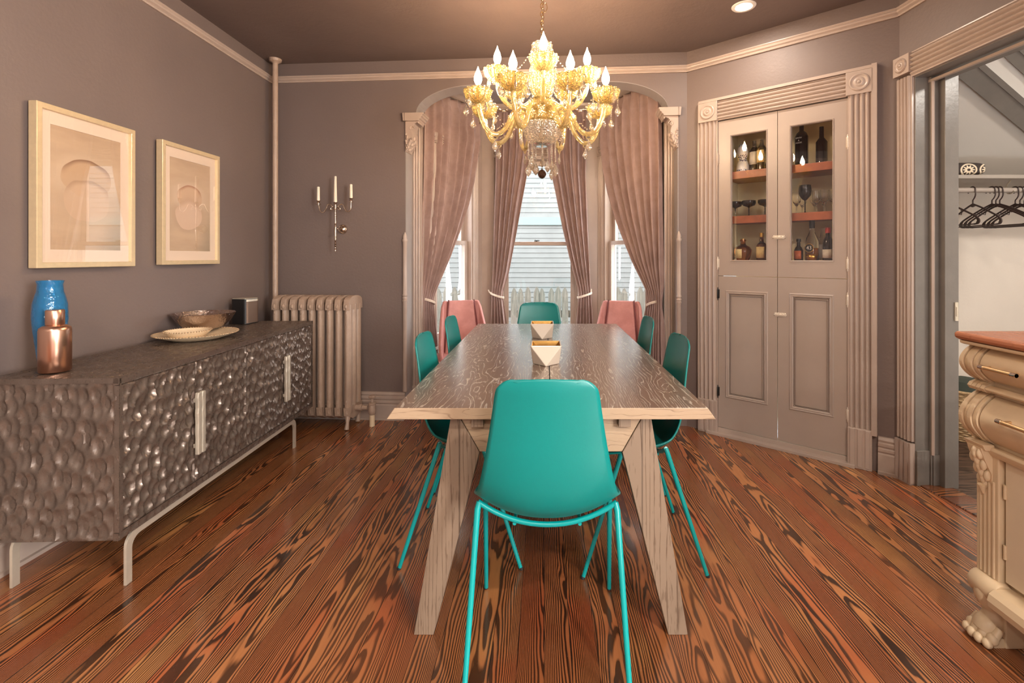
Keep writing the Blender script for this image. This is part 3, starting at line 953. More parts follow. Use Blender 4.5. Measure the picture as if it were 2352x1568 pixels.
def sideboard():
    t = thing('sideboard', 'long dark bronze sideboard carved all over with scalloped dimples', 'sideboard', (-1.568, 1.765, 0), R(90 + 2.0))
    L, D, z0, z1 = 1.60, .475, .195, .797
    b = MB(); b.box(.013, L - .013, .022, D, z0 + .004, z1 - .012); b.build('carcass', M['sideboard'], t)
    b = MB(); carve(b, (0, 0, z1), (1, 0, 0), (0, 1, 0), (0, 0, 1), L, D, .05, .03, .0050, .008, 3, .022)
    b.build('top', M['sideboard'], t)
    b = MB(); carve(b, (.0, 0, z1 - .0275), (1, 0, 0), (0, 0, 1), (0, -1, 0), L, .0255, .036, .03, .005, .004, 5, .02)
    b.build('front_edge', M['sideboard'], t)
    b = MB(); carve(b, (.0, 0, z0), (1, 0, 0), (0, 0, 1), (0, -1, 0), L, .027, .036, .03, .005, .004, 6, .02)
    b.build('bottom_rail', M['sideboard'], t)
    b = MB(); carve(b, (0, D, z0), (0, -1, 0), (0, 0, 1), (-1, 0, 0), D, z1 - z0 - .004, .038, .064, .013, .0055, 8, .012)
    b.build('end_panel', M['sideboard'], t)
    b = MB(); carve(b, (L, 0, z0), (0, 1, 0), (0, 0, 1), (1, 0, 0), D, z1 - z0 - .004, .038, .062, .008, .012, 9, .012)
    b.build('end_panel', M['sideboard'], t)
    b = MB(); carve(b, (.002, 0, z0 + .029), (1, 0, 0), (0, 0, 1), (0, -1, 0), .018, z1 - z0 - .059, .02, .06, .003, .006, 10, .018)
    b.build('stile', M['sideboard'], t)
    b = MB(); carve(b, (L - .020, 0, z0 + .029), (1, 0, 0), (0, 0, 1), (0, -1, 0), .018, z1 - z0 - .059, .02, .06, .003, .006, 11, .018)
    b.build('stile', M['sideboard'], t)
    sm = [.022, .41, .808, 1.20, L - .022]
    for i in range(4):
        b = MB(); carve(b, (sm[i] + .0015, 0, z0 + .029), (1, 0, 0), (0, 0, 1), (0, -1, 0), sm[i + 1] - sm[i] - .003, z1 - z0 - .059, .037, .054, .0150, .0050, 20 + i, .018)
        d = b.build('door', M['sideboard'], t)
        xs = sm[i + 1] - .014 if i % 2 == 0 else sm[i] + .014
        b = MB()
        P = []
        for k in range(13):
            z = .352 + (.632 - .352) * k / 12
            P.append((xs + .011 + .0012 * math.sin(k * 1.9), z))
        Q = [(2 * xs - p[0] + .001 * math.sin(p[1] * 90), p[1]) for p in reversed(P)]
        b.ext(P + Q, 'y', -.030, -.012)
        b.box(xs - .005, xs + .005, -.014, .0, .38, .40); b.box(xs - .005, xs + .005, -.014, 0, .585, .605)
        b.build('handle', M['steel'], d, bevel=.004)
    def hoop(y):
        x0, x1, w, r, zt = .045, 1.375, .028, .055, z0
        P = [(x0, 0)]
        for k in range(7):
            a = PI - PI / 2 * k / 6; P.append((x0 + r + r * math.cos(a), zt - r + r * math.sin(a)))
        for k in range(7):
            a = PI / 2 - PI / 2 * k / 6; P.append((x1 - r + r * math.cos(a), zt - r + r * math.sin(a)))
        P += [(x1, 0), (x1 - w, 0)]
        ri = r - w + .012
        for k in range(7):
            a = PI / 2 * k / 6; P.append((x1 - w - ri + ri * math.cos(a), zt - w - ri + ri * math.sin(a)))
        for k in range(7):
            a = PI / 2 + PI / 2 * k / 6; P.append((x0 + w + ri + ri * math.cos(a), zt - w - ri + ri * math.sin(a)))
        P.append((x0 + w, 0))
        b = MB(); b.ext(P, 'y', y, y + .010)
        b.build('leg_frame', M['steel'], t, bevel=.0015)
    hoop(.010); hoop(D - .05)
sideboard()
SZ = .797
# blue glass vase
b = MB()
prof = [(.030, 0), (.034, .004), (.040, .06), (.050, .15), (.054, .20), (.052, .255), (.046, .285), (.040, .305), (.038, .335), (.042, .350)]
inn = [(r - .005, z) for r, z in prof[::-1]][:-1] + [(.026, .014), (1e-6, .014)]
b.lathe([(1e-6, 0)] + prof + inn, 32, smooth=True, flute=5, fd=.02)
o = b.build('glass_vase', M['blueglass']); o.location = (-1.985, 1.925, SZ); tag(o, 'tall rippled blue glass vase behind the copper bottle on sideboard', 'vase')
# copper bottle with cap
t = thing('copper_bottle', 'satin copper lidded bottle at near end of sideboard', 'bottle', (-1.905, 1.865, SZ))
b = MB(); b.lathe([(1e-6, 0), (.044, 0), (.048, .004), (.048, .160), (.046, .170), (.036, .178), (.028, .181), (1e-6, .181)], 36); b.build('bottle_body', M['copper'], t)
b = MB(); b.lathe([(.0265, .1815), (.028, .184), (.028, .236), (.025, .240), (1e-6, .240)], 32); b.build('cap', M['copper'], t)
# plate + bowls
px, py = -1.90, 2.62
def beads(b, r, z, n, br):
    for k in range(n):
        a = 2 * PI * k / n
        b.ball((r * math.cos(a), r * math.sin(a), z), br, 6, 4)
M['gilt'] = simple('warm cream enamel', srgb(236, 214, 180), .35, .05, bump=.0008, bscale=120)
M['giltbead'] = simple('pale gold beads', srgb(240, 214, 180), .2, .8)
M['hammered'] = simple('hammered silver', srgb(190, 174, 168), .12, 1.0, bump=.008, bscale=60)
t = thing('serving_plate', 'wide shallow cream plate with beaded rim on sideboard', 'plate', (px, py, SZ))
b = MB(); b.lathe([(1e-6, 0), (.11, 0), (.12, .003), (.192, .028), (.196, .031), (.192, .033), (.12, .009), (1e-6, .007)], 48); b.build('plate_dish', M['gilt'], t)
b = MB(); beads(b, .193, .033, 90, .0042); b.build('beaded_rim', M['giltbead'], t, fix=False)
t = thing('small_bowl', 'shallow cream bowl with beaded rim resting on the plate', 'bowl', (px + .012, py - .082, SZ + .010))
b = MB(); b.lathe([(1e-6, 0), (.040, 0), (.076, .015), (.106, .045), (.103, .047), (.072, .020), (1e-6, .006)], 44); b.build('bowl_body', M['gilt'], t)
b = MB(); beads(b, .1045, .047, 54, .004); b.build('beaded_rim', M['giltbead'], t, fix=False)
t = thing('silver_bowl', 'hammered silver bowl with fluted rim behind the cream bowl', 'bowl', (px - .062, py + .142, SZ + .026))
b = MB(); b.lathe([(1e-6, 0), (.05, 0), (.098, .02), (.132, .055), (.156, .098), (.153, .099), (.128, .057), (.094, .024), (1e-6, .006)], 60, flute=15, fd=.012); b.build('bowl_body', M['hammered'], t)
# speaker
t = thing('speaker', 'small dark wireless speaker at far end of sideboard', 'speaker', (-2.020, 3.235, SZ), R(78))
def rrect(w, d, r, n=5):
    P = []
    for cx, cy, a0 in ((w - r, d - r, 0), (-w + r, d - r, 90), (-w + r, -d + r, 180), (w - r, -d + r, 270)):
        for k in range(n + 1):
            a = R(a0 + 90 * k / n); P.append((cx + r * math.cos(a), cy + r * math.sin(a)))
    return P
b = MB(); b.ext(rrect(.060, .060, .022), 'z', .0, .166); b.build('speaker_body', M['black'], t, bevel=.003)
b = MB(); b.ext([(p[0], p[1] - .008) for p in rrect(.056, .055, .022)], 'z', .006, .148); b.build('grille', M['grille'], t)
b = MB(); b.ext(rrect(.059, .059, .022), 'z', .1665, .169); b.ext([(p[0], p[1] - .008) for p in rrect(.056, .055, .022)], 'z', .149, .163)
b.build('top_band', M['steel'], t)

# ================================================================== PICTURES
def art(n, big):
    t = NT('abstract print %d' % n)
    x, y, z = t.sep(t.obj())
    nz = t.noise(t.comb(t.math('MULTIPLY', x, 3.0), 0.0, t.math('MULTIPLY', z, 14.0)), 1, 3, .55)
    c = t.mix(t.smooth(nz, .3, .7), srgb(200, 172, 142), srgb(184, 156, 128))
    c = t.mix(t.smooth(t.math('ABSOLUTE', z), .30, .05, 0, .55), c, srgb(206, 180, 152))
    k = 1.0 if big else .82
    def ell(cx, cz, rx, rz, wob):
        dx = t.math('DIVIDE', t.math('SUBTRACT', x, cx), rx); dz = t.math('DIVIDE', t.math('SUBTRACT', z, cz), rz)
        d = t.math('SQRT', t.math('ADD', t.math('MULTIPLY', dx, dx), t.math('MULTIPLY', dz, dz)))
        w = t.noise(t.comb(t.math('MULTIPLY', x, 9.0), wob, t.math('MULTIPLY', z, 9.0)), 1, 1, .4)
        return t.math('ADD', d, t.math('MULTIPLY', t.math('SUBTRACT', w, .5), .35)), dz
    def shape(c, cx, cz, rx, rz, wob, fill, edge, dark):
        d, dz = ell(cx, cz, rx, rz, wob)
        ins = t.math('SUBTRACT', 1.0, t.smooth(d, .97, 1.01))
        c = t.mix(t.math('MULTIPLY', ins, .8), c, fill)
        e = t.math('MULTIPLY', ins, t.math('MULTIPLY', t.smooth(d, .72, 1.0), t.smooth(dz, -.1, .9)))
        c = t.mix(e, c, dark)
        out = t.math('MULTIPLY', t.math('SUBTRACT', 1.0, t.smooth(d, 1.0, 1.5)), t.math('SUBTRACT', 1.0, ins))
        return t.mix(t.math('MULTIPLY', out, .35), c, edge)
    if big:
        c = shape(c, .0, .06, .125, .085, 1.0, srgb(196, 162, 128), srgb(216, 194, 168), srgb(140, 104, 78))
        c = shape(c, .0, -.04, .115, .10, 5.0, srgb(204, 174, 146), srgb(190, 164, 136), srgb(176, 146, 118))
    else:
        c = shape(c, -.005, .055, .105, .07, 2.0, srgb(206, 172, 142), srgb(226, 204, 182), srgb(160, 112, 84))
        c = shape(c, -.01, -.055, .105, .085, 7.0, srgb(216, 186, 162), srgb(176, 148, 122), srgb(196, 164, 138))
    c = t.mix(t.smooth(t.math('ADD', x, t.math('MULTIPLY', z, -.4)), .10, .28, 0, .5), c, srgb(120, 112, 92))
    return t.bsdf(c, .6)
def picture(n, xa, xb, za, zb, label):
    t = thing('framed_picture', label, 'picture', W2(WL, (xa + xb) / 2, -.012, (za + zb) / 2), WL[1], 'framed abstract prints')
    w, h = (xb - xa) / 2, (zb - za) / 2
    fw, dp = .024, -.036
    b = MB()
    def ring(w0, h0, w1, h1, y0, y1, b):
        o = [(-w0, -h0), (w0, -h0), (w0, h0), (-w0, h0)]; i = [(-w1, -h1), (w1, -h1), (w1, h1), (-w1, h1)]
        vs = [(p[0], y0, p[1]) for p in o] + [(p[0], y0, p[1]) for p in i] + [(p[0], y1, p[1]) for p in o] + [(p[0], y1, p[1]) for p in i]
        fs = []
        for k in range(4):
            k2 = (k + 1) % 4
            fs += [(k, k2, 4 + k2, 4 + k), (8 + k, 12 + k, 12 + k2, 8 + k2), (k, 8 + k, 8 + k2, k2), (4 + k, 4 + k2, 12 + k2, 12 + k)]
        b.add(vs, fs)
    ring(w, h, w - fw, h - fw, 0, dp, b)
    b.build('frame', M['frame'], t, bevel=.0025)
    b = MB(); ring(w - fw + .001, h - fw + .001, w - fw - .045, h - fw - .055, -.018, -.021, b)
    b.build('mat_board', M['mat'], t)
    b = MB(); b.box(-w + .01, w - .01, -.016, .010, -h + .01, h - .01); b.build('backing', M['black'], t)
    b = MB(); b.box(-w + fw + .03, w - fw - .03, -.0178, -.017, -h + fw + .03, h - fw - .03); b.build('print', art(n, n == 1), t)
    b = MB(); b.box(-w + fw - .001, w - fw + .001, -.0275, -.0255, -h + fw - .001, h - fw + .001); b.build('glass', M['picglass'], t, fix=False)
picture(1, 3.2 + 1.974, 3.2 + 2.452, 1.195, 1.889, 'pale framed abstract print above the near end of the sideboard')
picture(2, 3.2 + 2.625, 3.2 + 3.09, 1.199, 1.889, 'pale framed abstract print nearer the corner with the heating pipe')

# ================================================================== RADIATOR
def radiator():
    t = thing('radiator', 'old cast iron column radiator painted greige under the candle sconce', 'radiator', W2(WB, .175, -.05), WB[1])
    n, p = 9, .0672
    for i in range(n):
        x = .03 + i * p
        b = MB()
        for (yc, ry) in ((-.185, .034), (-.115, .028), (-.040, .030)):
            P = [(x + .0235 * math.cos(a), yc + ry * math.sin(a)) for a in [2 * PI * k / 14 for k in range(14)]]
            b.ext(P, 'z', .115, .90, True)
        # top and bottom heads
        top = []
        for k in range(9):
            a = PI * k / 8; top.append((-.1125 + .107 * math.cos(a) * (1 if True else 1), .90 + .062 * math.sin(a) ** .6 if 0 < k < 8 else .90))
        P = [(-.004, .86)] + top + [(-.2205, .86)]
        b.ext(P, 'x', x - .021, x + .021)
        P = [(-.004, .16), (-.012, .10), (-.06, .072), (-.16, .068), (-.212, .10), (-.2205, .16)]
        b.ext(P, 'x', x - .021, x + .021)
        # embossed scroll on the front of the head and leaf tip
        b.ball((x, -.220, .885), .010, 8, 5, 1.8); b.ball((x, -.217, .84), .006, 8, 5, 2.2); b.ball((x, -.217, .20), .007, 8, 5, 2.4)
        for zz in (.93, .50, .14):
            pass
        if i in (0, n - 1):
            for yy in (-.20, -.025):
                b.tube([(x, yy + .01, .11), (x, yy, .05), (x, yy - .012, .004)], [.022, .013, .017], 8)
        b.build('section', M['radiator'], t, bevel=.004)
    b = MB()
    M0 = b.M
    for z in (.135, .88):
        for i in range(n - 1):
            b.M = M0 @ Matrix.Translation((.03 + i * p + .0195, -.1125, z)) @ Matrix.Rotation(PI / 2, 4, 'Y')
            b.lathe([(.026, 0), (.026, p - .039)], 14)
    b.build('hub', M['radiator'], t)
    b = MB()
    b.M = Matrix.Translation((.03 + 8 * p + .021, -.1125, .135)) @ Matrix.Rotation(PI / 2, 4, 'Y')
    b.lathe([(.019, 0), (.019, .03), (.024, .03), (.024, .05), (.016, .05), (.016, .09)], 12)
    b.M = Matrix.Translation((.712, -.1125, 0))
    b.lathe([(.020, .085), (.025, .09), (.026, .12), (.023, .155), (.027, .158), (.027, .170), (.010, .176), (.008, .205)], 16)
    b.build('valve_body', M['radiator'], t)
    b = MB(); b.lathe([(.010, .205), (.026, .210), (.028, .218), (.022, .226), (1e-6, .228)], 18, (.712, -.1125, 0)); b.build('valve_handle', M['radiator'], t)
    b = MB(); b.lathe([(.019, .0), (.019, .084)], 14, (.712, -.1125, 0)); b.build('feed_pipe', M['cream'], t, label='bare worn cream pipe below the valve')
radiator()
t = thing('heating_pipe', 'slim painted heating pipe rising floor to ceiling in left corner', 'pipe', (-2.050, 3.650, 0))
b = MB(); b.lathe([(.0195, .0), (.0195, 2.735)], 16); b.build('pipe', M['radiator'], t)
b = MB(); b.lathe([(.020, 2.715), (.024, 2.722), (.042, 2.732), (.046, 2.75), (.02, 2.75)], 20); b.build('ceiling_flange', M['radiator'], t)

# ================================================================== CANDLE SCONCE
def sconce():
    t = thing('candle_sconce', 'silver wall sconce with three white candles above the radiator', 'sconce', W2(WB, .572, 0), WB[1])
    yy = -.095
    b = MB(); pr = []
    z = 1.276
    seq = [(.001, 1.276), (.007, 1.293), (.004, 1.300), (.007, 1.306), (.004, 1.313)]
    for zc in (1.318, 1.334, 1.350):
        seq += [(.004, zc), (.0085, zc + .007), (.004, zc + .014)]
    seq += [(.007, 1.368), (.0075, 1.375), (.005, 1.380), (.0085, 1.42), (.0095, 1.44), (.0085, 1.468), (.006, 1.474)]
    for k in range(6):
        zc = 1.478 + k * .018
        seq += [(.0045, zc), (.0085 - .0004 * k, zc + .009), (.0045, zc + .017)]
    seq += [(.005, 1.592), (.008, 1.605), (.010, 1.616), (.006, 1.625), (.010, 1.640), (.013, 1.652), (.017, 1.655), (.017, 1.658), (1e-6, 1.658)]
    b.lathe(seq, 16, (0, yy, 0)); b.build('spindle', M['silver'], t)
    b = MB(); b.M = Matrix.Translation((.012, 0, 1.458)) @ Matrix.Rotation(PI / 2, 4, 'X')
    b.lathe([(.036, 0), (.036, .006), (.033, .011), (.028, .008), (.026, .012), (.018, .020), (.008, .024), (.007, .088), (1e-6, .092)], 26)
    b.build('wall_plate', M['silver'], t)
    for s, dx, dz in ((-1, .133, 0), (1, .122, .016)):
        b = MB()
        P = catmull([(s * .020, yy, 1.607), (s * .034, yy, 1.598), (s * .036, yy, 1.612), (s * .022, yy, 1.622), (s * .036, yy, 1.638), (s * .058, yy, 1.638), (s * .074, yy, 1.605), (s * .095, yy, 1.580 + dz * .3), (s * .118, yy, 1.592 + dz * .6), (s * dx, yy, 1.640 + dz)], 5)
        b.tube(P, .0042, 8); b.tube([(s * .004, yy, 1.612), (s * .024, yy, 1.620)], .004, 6)
        a = b.build('arm', M['silver'], t)
        b = MB(); b.lathe([(.004, 1.638), (.019, 1.641), (.019, 1.644), (.007, 1.646), (.009, 1.655), (.011, 1.664), (.016, 1.668), (.016, 1.671), (1e-6, 1.671)], 16, (s * dx, yy, dz))
        b.build('candle_cup', M['silver'], a)
        b = MB(); b.lathe([(.0115, 1.671), (.0098, 1.772), (.006, 1.775), (1e-6, 1.775)], 14, (s * dx, yy, dz)); b.build('candle', M['candle'], a)
    b = MB(); b.lathe([(.0125, 1.658), (.0085, 1.850), (.005, 1.853), (1e-6, 1.853)], 14, (0, yy, 0)); b.build('candle', M['candle'], t)
sconce()
# ================================================================== CURTAINS
RL = ((-.975, 3.92), (-.575, 4.53)); RC = ((-.575, 4.53), (.490, 4.48)); RR = ((.490, 4.48), (.905, 3.70))
def interp(tab, z):
    tab = sorted(tab)
    if z <= tab[0][0]: return tab[0][1]
    if z >= tab[-1][0]: return tab[-1][1]
    for i in range(len(tab) - 1):
        if tab[i][0] <= z <= tab[i + 1][0]:
            t = (z - tab[i][0]) / (tab[i + 1][0] - tab[i][0])
            a, b = tab[i][1], tab[i + 1][1]
            # gentle monotone smoothing
            return a + (b - a) * t
def onrod(rod, px, py):
    (ax, ay), (bx, by) = rod
    u = (px - CX) / F
    dx, dy = bx - ax, by - ay
    s = (u * ay - ax) / (dx - u * dy)
    Y = ay + s * dy
    return s, CZ + (HY - py) * Y / F
def curtain(label, rod, Lp, Rp, k, seed, ztie, amp=.030):
    rs = random.Random(seed)
    L = [onrod(rod, *p)[::-1] for p in Lp]; Rt = [onrod(rod, *p)[::-1] for p in Rp]
    (ax, ay), (bx, by) = rod
    dx, dy = bx - ax, by - ay; ln = math.hypot(dx, dy)
    nx, ny = dy / ln, -dx / ln          # towards the room
    ph = rs.uniform(0, 6)
    fr = [rs.uniform(-.35, .35) for _ in range(8)]
    z1, z0 = 2.615, .02
    def fn(u, v):
        z = z1 + (z0 - z1) * v
        a, c = interp(L, z), interp(Rt, z)
        uu = u + .02 * math.sin(5 * u + seed) * (1 - v)
        w = abs(c - a) * ln
        s = a + (c - a) * uu
        am = amp * min(1, .35 + w / .5)
        near = math.exp(-((z - ztie) / .10) ** 2)
        am *= (1 - .55 * near)
        q = 2 * PI * k * uu + ph + .5 * math.sin(3 * z + seed) + .35 * math.sin(2 * PI * u * 1.3 + z * 1.4)
        f = math.sin(q); f = math.copysign(abs(f) ** .75, f)
        f += .25 * math.sin(2.3 * q + 1.2 + seed)
        head = 1.0 - .5 * max(0, min(1, (z - 2.50) / .06))
        side = .35 * am * math.cos(q) / max(ln, .1)
        d = am * f * head + .012 * near + .02
        if z > 2.528 and z < 2.54: d += .004
        return (ax + dx * (s + side * .6) + nx * d, ay + dy * (s + side * .6) + ny * d, z)
    b = MB(); b.gridf(fn, int(k * 14), 130)
    o = b.build('curtain', M['curtain'], solid=.004, fix=False)
    tag(o, label, 'curtain', 'mauve velvet curtains of the bay')
    # cord tied round the gathered cloth
    a, c = interp(L, ztie), interp(Rt, ztie)
    return rod, a, c, ztie, (dx, dy, nx, ny)
def tie(info, label, hook_s, hz, wide=None):
    rod, a, c, z, (dx, dy, nx, ny) = info
    (ax, ay), _ = rod
    if wide: a, c = wide
    if a > c: a, c = c, a
    mid, hw = (a + c) / 2, (c - a) / 2 + .004
    ln = math.hypot(dx, dy)
    pts = []
    sg = 1 if hook_s > mid else -1
    for kk in range(20):
        t = 2 * PI * kk / 20
        s = mid + hw * math.cos(t) + .006 * math.cos(t); d = .052 * math.sin(t) + .018
        pts.append((ax + dx * s + nx * d, ay + dy * s + ny * d, z + .022 * sg * math.cos(t)))
    b = MB(); b.tube(pts, .0055, 6, closed=True)
    pts2 = [(p[0], p[1], p[2] - .010) for p in pts]
    b.tube(pts2, .0045, 6, closed=True)
    se = mid + sg * hw
    p0 = (ax + dx * se + nx * .03, ay + dy * se + ny * .03, z + .02)
    p1 = (ax + dx * hook_s + nx * .012, ay + dy * hook_s + ny * .012, hz)
    pm = tuple((p0[i] + p1[i]) / 2 for i in range(3)); pm = (pm[0], pm[1], pm[2] - .012)
    b.tube(catmull([p0, pm, p1], 4), .0055, 6)
    o = b.build('curtain_tieback', M['rope']); tag(o, label, 'tieback', 'cord tiebacks of the curtains')
i1 = curtain('wide mauve velvet curtain at far left of the bay, swept left', RL,
    [(964, 225), (962, 400), (958, 560), (956, 690), (955, 900)],
    [(1094, 225), (1097, 328), (1083, 420), (1071, 470), (1052, 530), (1030, 588), (1010, 634), (992, 676), (988, 690), (991, 715), (997, 780), (1003, 900)], 7, 1, .885)
tie(i1, 'pale cord tieback of the far left bay curtain', onrod(RL, 966, 680)[0], .925, (onrod(RL, 970, 690)[0], onrod(RL, 990, 690)[0]))
i2 = curtain('narrow mauve velvet curtain on left side of the centre window', RC,
    [(1136, 225), (1138, 400), (1133, 560), (1130, 675), (1126, 760), (1124, 900)],
    [(1216, 340), (1209, 400), (1198, 460), (1184, 540), (1168, 625), (1156, 668), (1155, 680), (1163, 740), (1166, 900)], 5, 2, .888)
tie(i2, 'pale cord tieback left of the centre window', onrod(RC, 1122, 666)[0], .935)
i3 = curtain('narrow mauve velvet curtain on right side of the centre window', RC,
    [(1254, 320), (1262, 380), (1276, 440), (1292, 520), (1308, 590), (1327, 660), (1329, 674), (1324, 740), (1321, 900)],
    [(1345, 225), (1344, 400), (1350, 540), (1354, 640), (1356, 674), (1360, 740), (1362, 900)], 5, 3, .892)
tie(i3, 'pale cord tieback right of the centre window', onrod(RC, 1358, 656)[0], .945)
i4 = curtain('wide mauve velvet curtain at far right of the bay, swept right', RR,
    [(1390, 225), (1388, 328), (1396, 390), (1408, 445), (1424, 500), (1444, 555), (1462, 600), (1480, 638), (1494, 668), (1496, 686), (1490, 720), (1484, 790), (1480, 900)],
    [(1520, 225), (1524, 400), (1526, 560), (1527, 690), (1530, 900)], 7, 4, .880)
tie(i4, 'pale cord tieback of the far right bay curtain', onrod(RR, 1516, 668)[0], .925, (onrod(RR, 1496, 682)[0], onrod(RR, 1513, 682)[0]))
for nm, rd in (('left', RL), ('centre', RC), ('right', RR)):
    b = MB(); (ax, ay), (bx, by) = rd
    b.tube([(ax, ay, 2.625), (bx, by, 2.625)], .010, 8)
    o = b.build('curtain_rod', M['silver']); tag(o, 'curtain rod hidden in the heading along the %s side of the bay' % nm, 'curtain rod', 'rods of the bay curtains')

# ================================================================== BUILT-IN CORNER CUPBOARD
def cupboard():
    t = thing('corner_cupboard', 'tall built-in corner cupboard with glazed upper doors and panelled lower doors', 'cupboard', WC[0], WC[1])
    xl, xm, xr = .231, .6186, 1.011
    b = MB()
    vcasing(b, .099, .132, .235, 2.20, 4, .024); vcasing(b, xr, .119, .235, 2.20, 4, .024)
    hcasing(b, xl, xr, 2.20, .135, 5, .024)
    b.box(1.130, 1.156, -.034, 0, .21, 2.36); b.box(.099, 1.156, -.030, 0, 2.338, 2.356); b.box(.094, .100, -.028, 0, .2, 2.345)
    b.build('casing', M['trim'], t)
    for xc in (.165, 1.0705):
        b = MB(); rosette(b, xc, 2.268, .136, .034); b.build('corner_block', M['trim'], t, bevel=.002)
    for x0, x1 in ((.095, .231), (1.011, 1.132)):
        b = MB(); b.box(x0, x1, -.032, 0, 0, .235)
        for k in range(3): b.box(x0 + .012 + k * .038, x0 + .036 + k * .038, -.037, -.03, .012, .232)
        b.build('plinth_block', M['trim'], t, bevel=.003)
    b = MB(); b.box(xl, xr, -.006, .03, 0, .048); b.box(.16, 1.05, -.05, -.0, 0, .020); b.build('threshold', M['trim'], t, bevel=.002)
    b = MB()   # interior
    D = .36
    b.box(xl + .002, xl + .016, .024, D, 1.13, 2.20); b.box(xr - .016, xr - .002, .024, D, 1.13, 2.20)
    b.box(xl + .002, xr - .002, D, D + .012, .05, 2.20); b.box(xl + .002, xr - .002, .024, D, 2.185, 2.199)
    b.build('interior', M['cupboard'], t)
    for z in (1.835, 1.525, 1.215):
        b = MB(); b.box(xl + .017, xr - .017, .045 if z > 1.3 else .024, D, z - .038, z); b.box(xl + .017, xr - .017, .035, .045, z - .05, z + .002) if z > 1.3 else None
        b.build('shelf', M['shelfwood'], t, bevel=.002)
    def ring(b, x0, x1, z0, z1, a0, a1, c0, c1, y0, y1):
        b.box(x0, a0, y0, y1, z0, z1); b.box(a1, x1, y0, y1, z0, z1); b.box(a0, a1, y0, y1, z0, c0); b.box(a0, a1, y0, y1, c1, z1)
    def framemold(b, x0, x1, z0, z1, w, y0, y1):
        # mitred moulding strip
        prof = [(0, y0), (.25, y1), (.55, y1 * .6 + y0 * .4), (.7, y1 * .9), (1, y0)]
        for i in range(len(prof) - 1):
            (p, ya), (q, yb) = prof[i], prof[i + 1]
            A = [(x0 + w * p, ya, z0 + w * p), (x1 - w * p, ya, z0 + w * p), (x1 - w * p, ya, z1 - w * p), (x0 + w * p, ya, z1 - w * p)]
            B = [(x0 + w * q, yb, z0 + w * q), (x1 - w * q, yb, z0 + w * q), (x1 - w * q, yb, z1 - w * q), (x0 + w * q, yb, z1 - w * q)]
            b.add(A + B, [(k, (k + 1) % 4, 4 + (k + 1) % 4, 4 + k) for k in range(4)])
    g = .0018
    for (x0, x1, p0, p1, m0, m1, hx) in ((xl, xm, .322, .549, .286, .557, xl), (xm, xr, .699, .929, .691, .934, xr)):
        # upper glazed door
        b = MB(); ring(b, x0 + g, x1 - g, 1.113, 2.194, p0, p1, 1.222, 2.078, -.003, .020)
        framemold(b, p0 - .009, p1 + .009, 1.213, 2.087, .009, -.003, -.008)
        d = b.build('upper_door', M['door'], t, fix=False)
        b = MB(); wv = .0100; b.hexa([(p0 - .001, .0095 + wv, 1.219), (p1 + .001, .0095 - wv, 1.219), (p1 + .001, .0115 - wv, 1.219), (p0 - .001, .0115 + wv, 1.219)], [(p0 - .001, .0095 + wv, 2.081), (p1 + .001, .0095 - wv, 2.081), (p1 + .001, .0115 - wv, 2.081), (p0 - .001, .0115 + wv, 2.081)]); b.build('glass_pane', M['pane'], d, fix=True)
        for z in (1.93, 1.20): hinge(d, hx, z, M['ivorymetal'] if x0 > .5 or z < 1.5 else M['trim'])
        # lower panelled door
        b = MB(); ring(b, x0 + g, x1 - g, .052, 1.1095, m0, m1, .268, 1.008, -.003, .020)
        b.box(m0 - .001, m1 + .001, .006, .014, .266, 1.010)
        framemold(b, m0 - .004, m1 + .004, .264, 1.012, .026, -.003, -.010)
        framemold(b, m0 + .014, m1 - .014, .282, .994, .018, -.004, .006)
        d = b.build('lower_door', M['door'], t, fix=False)
        for z in (.985, .30): hinge(d, hx, z, M['ivorymetal'] if x0 > .5 else M['black'])
    for z, dx in ((1.370, .014), (.868, .022)):
        b = MB()
        x = xm + dx
        b.box(x - .038, x + .030, -.008, -.003, z - .013, z + .013)
        b.box(x - .030, x + .022, -.014, -.008, z - .008, z + .009)
        b.tube([(x - .042, -.010, z), (x + .034, -.010, z)], .006, 8)
        for q in (-.034, -.012, .010, .028): b.ball((x + q, -.013, z + .008), .0055, 8, 4)
        b.build('latch', M['ivorymetal'], t, bevel=.002)
def hinge(par, x, z, mat):
    b = MB(); b.lathe([(1e-6, -.048), (.003, -.045), (.0055, -.038), (.0045, -.034), (.0065, -.03), (.0065, .03), (.0045, .034), (.0055, .038), (.003, .045), (1e-6, .048)], 10, (x, -.012, z))
    b.box(x - .010, x + .010, -.007, -.003, z - .03, z + .03)
    b.build('hinge', mat, par)
cupboard()

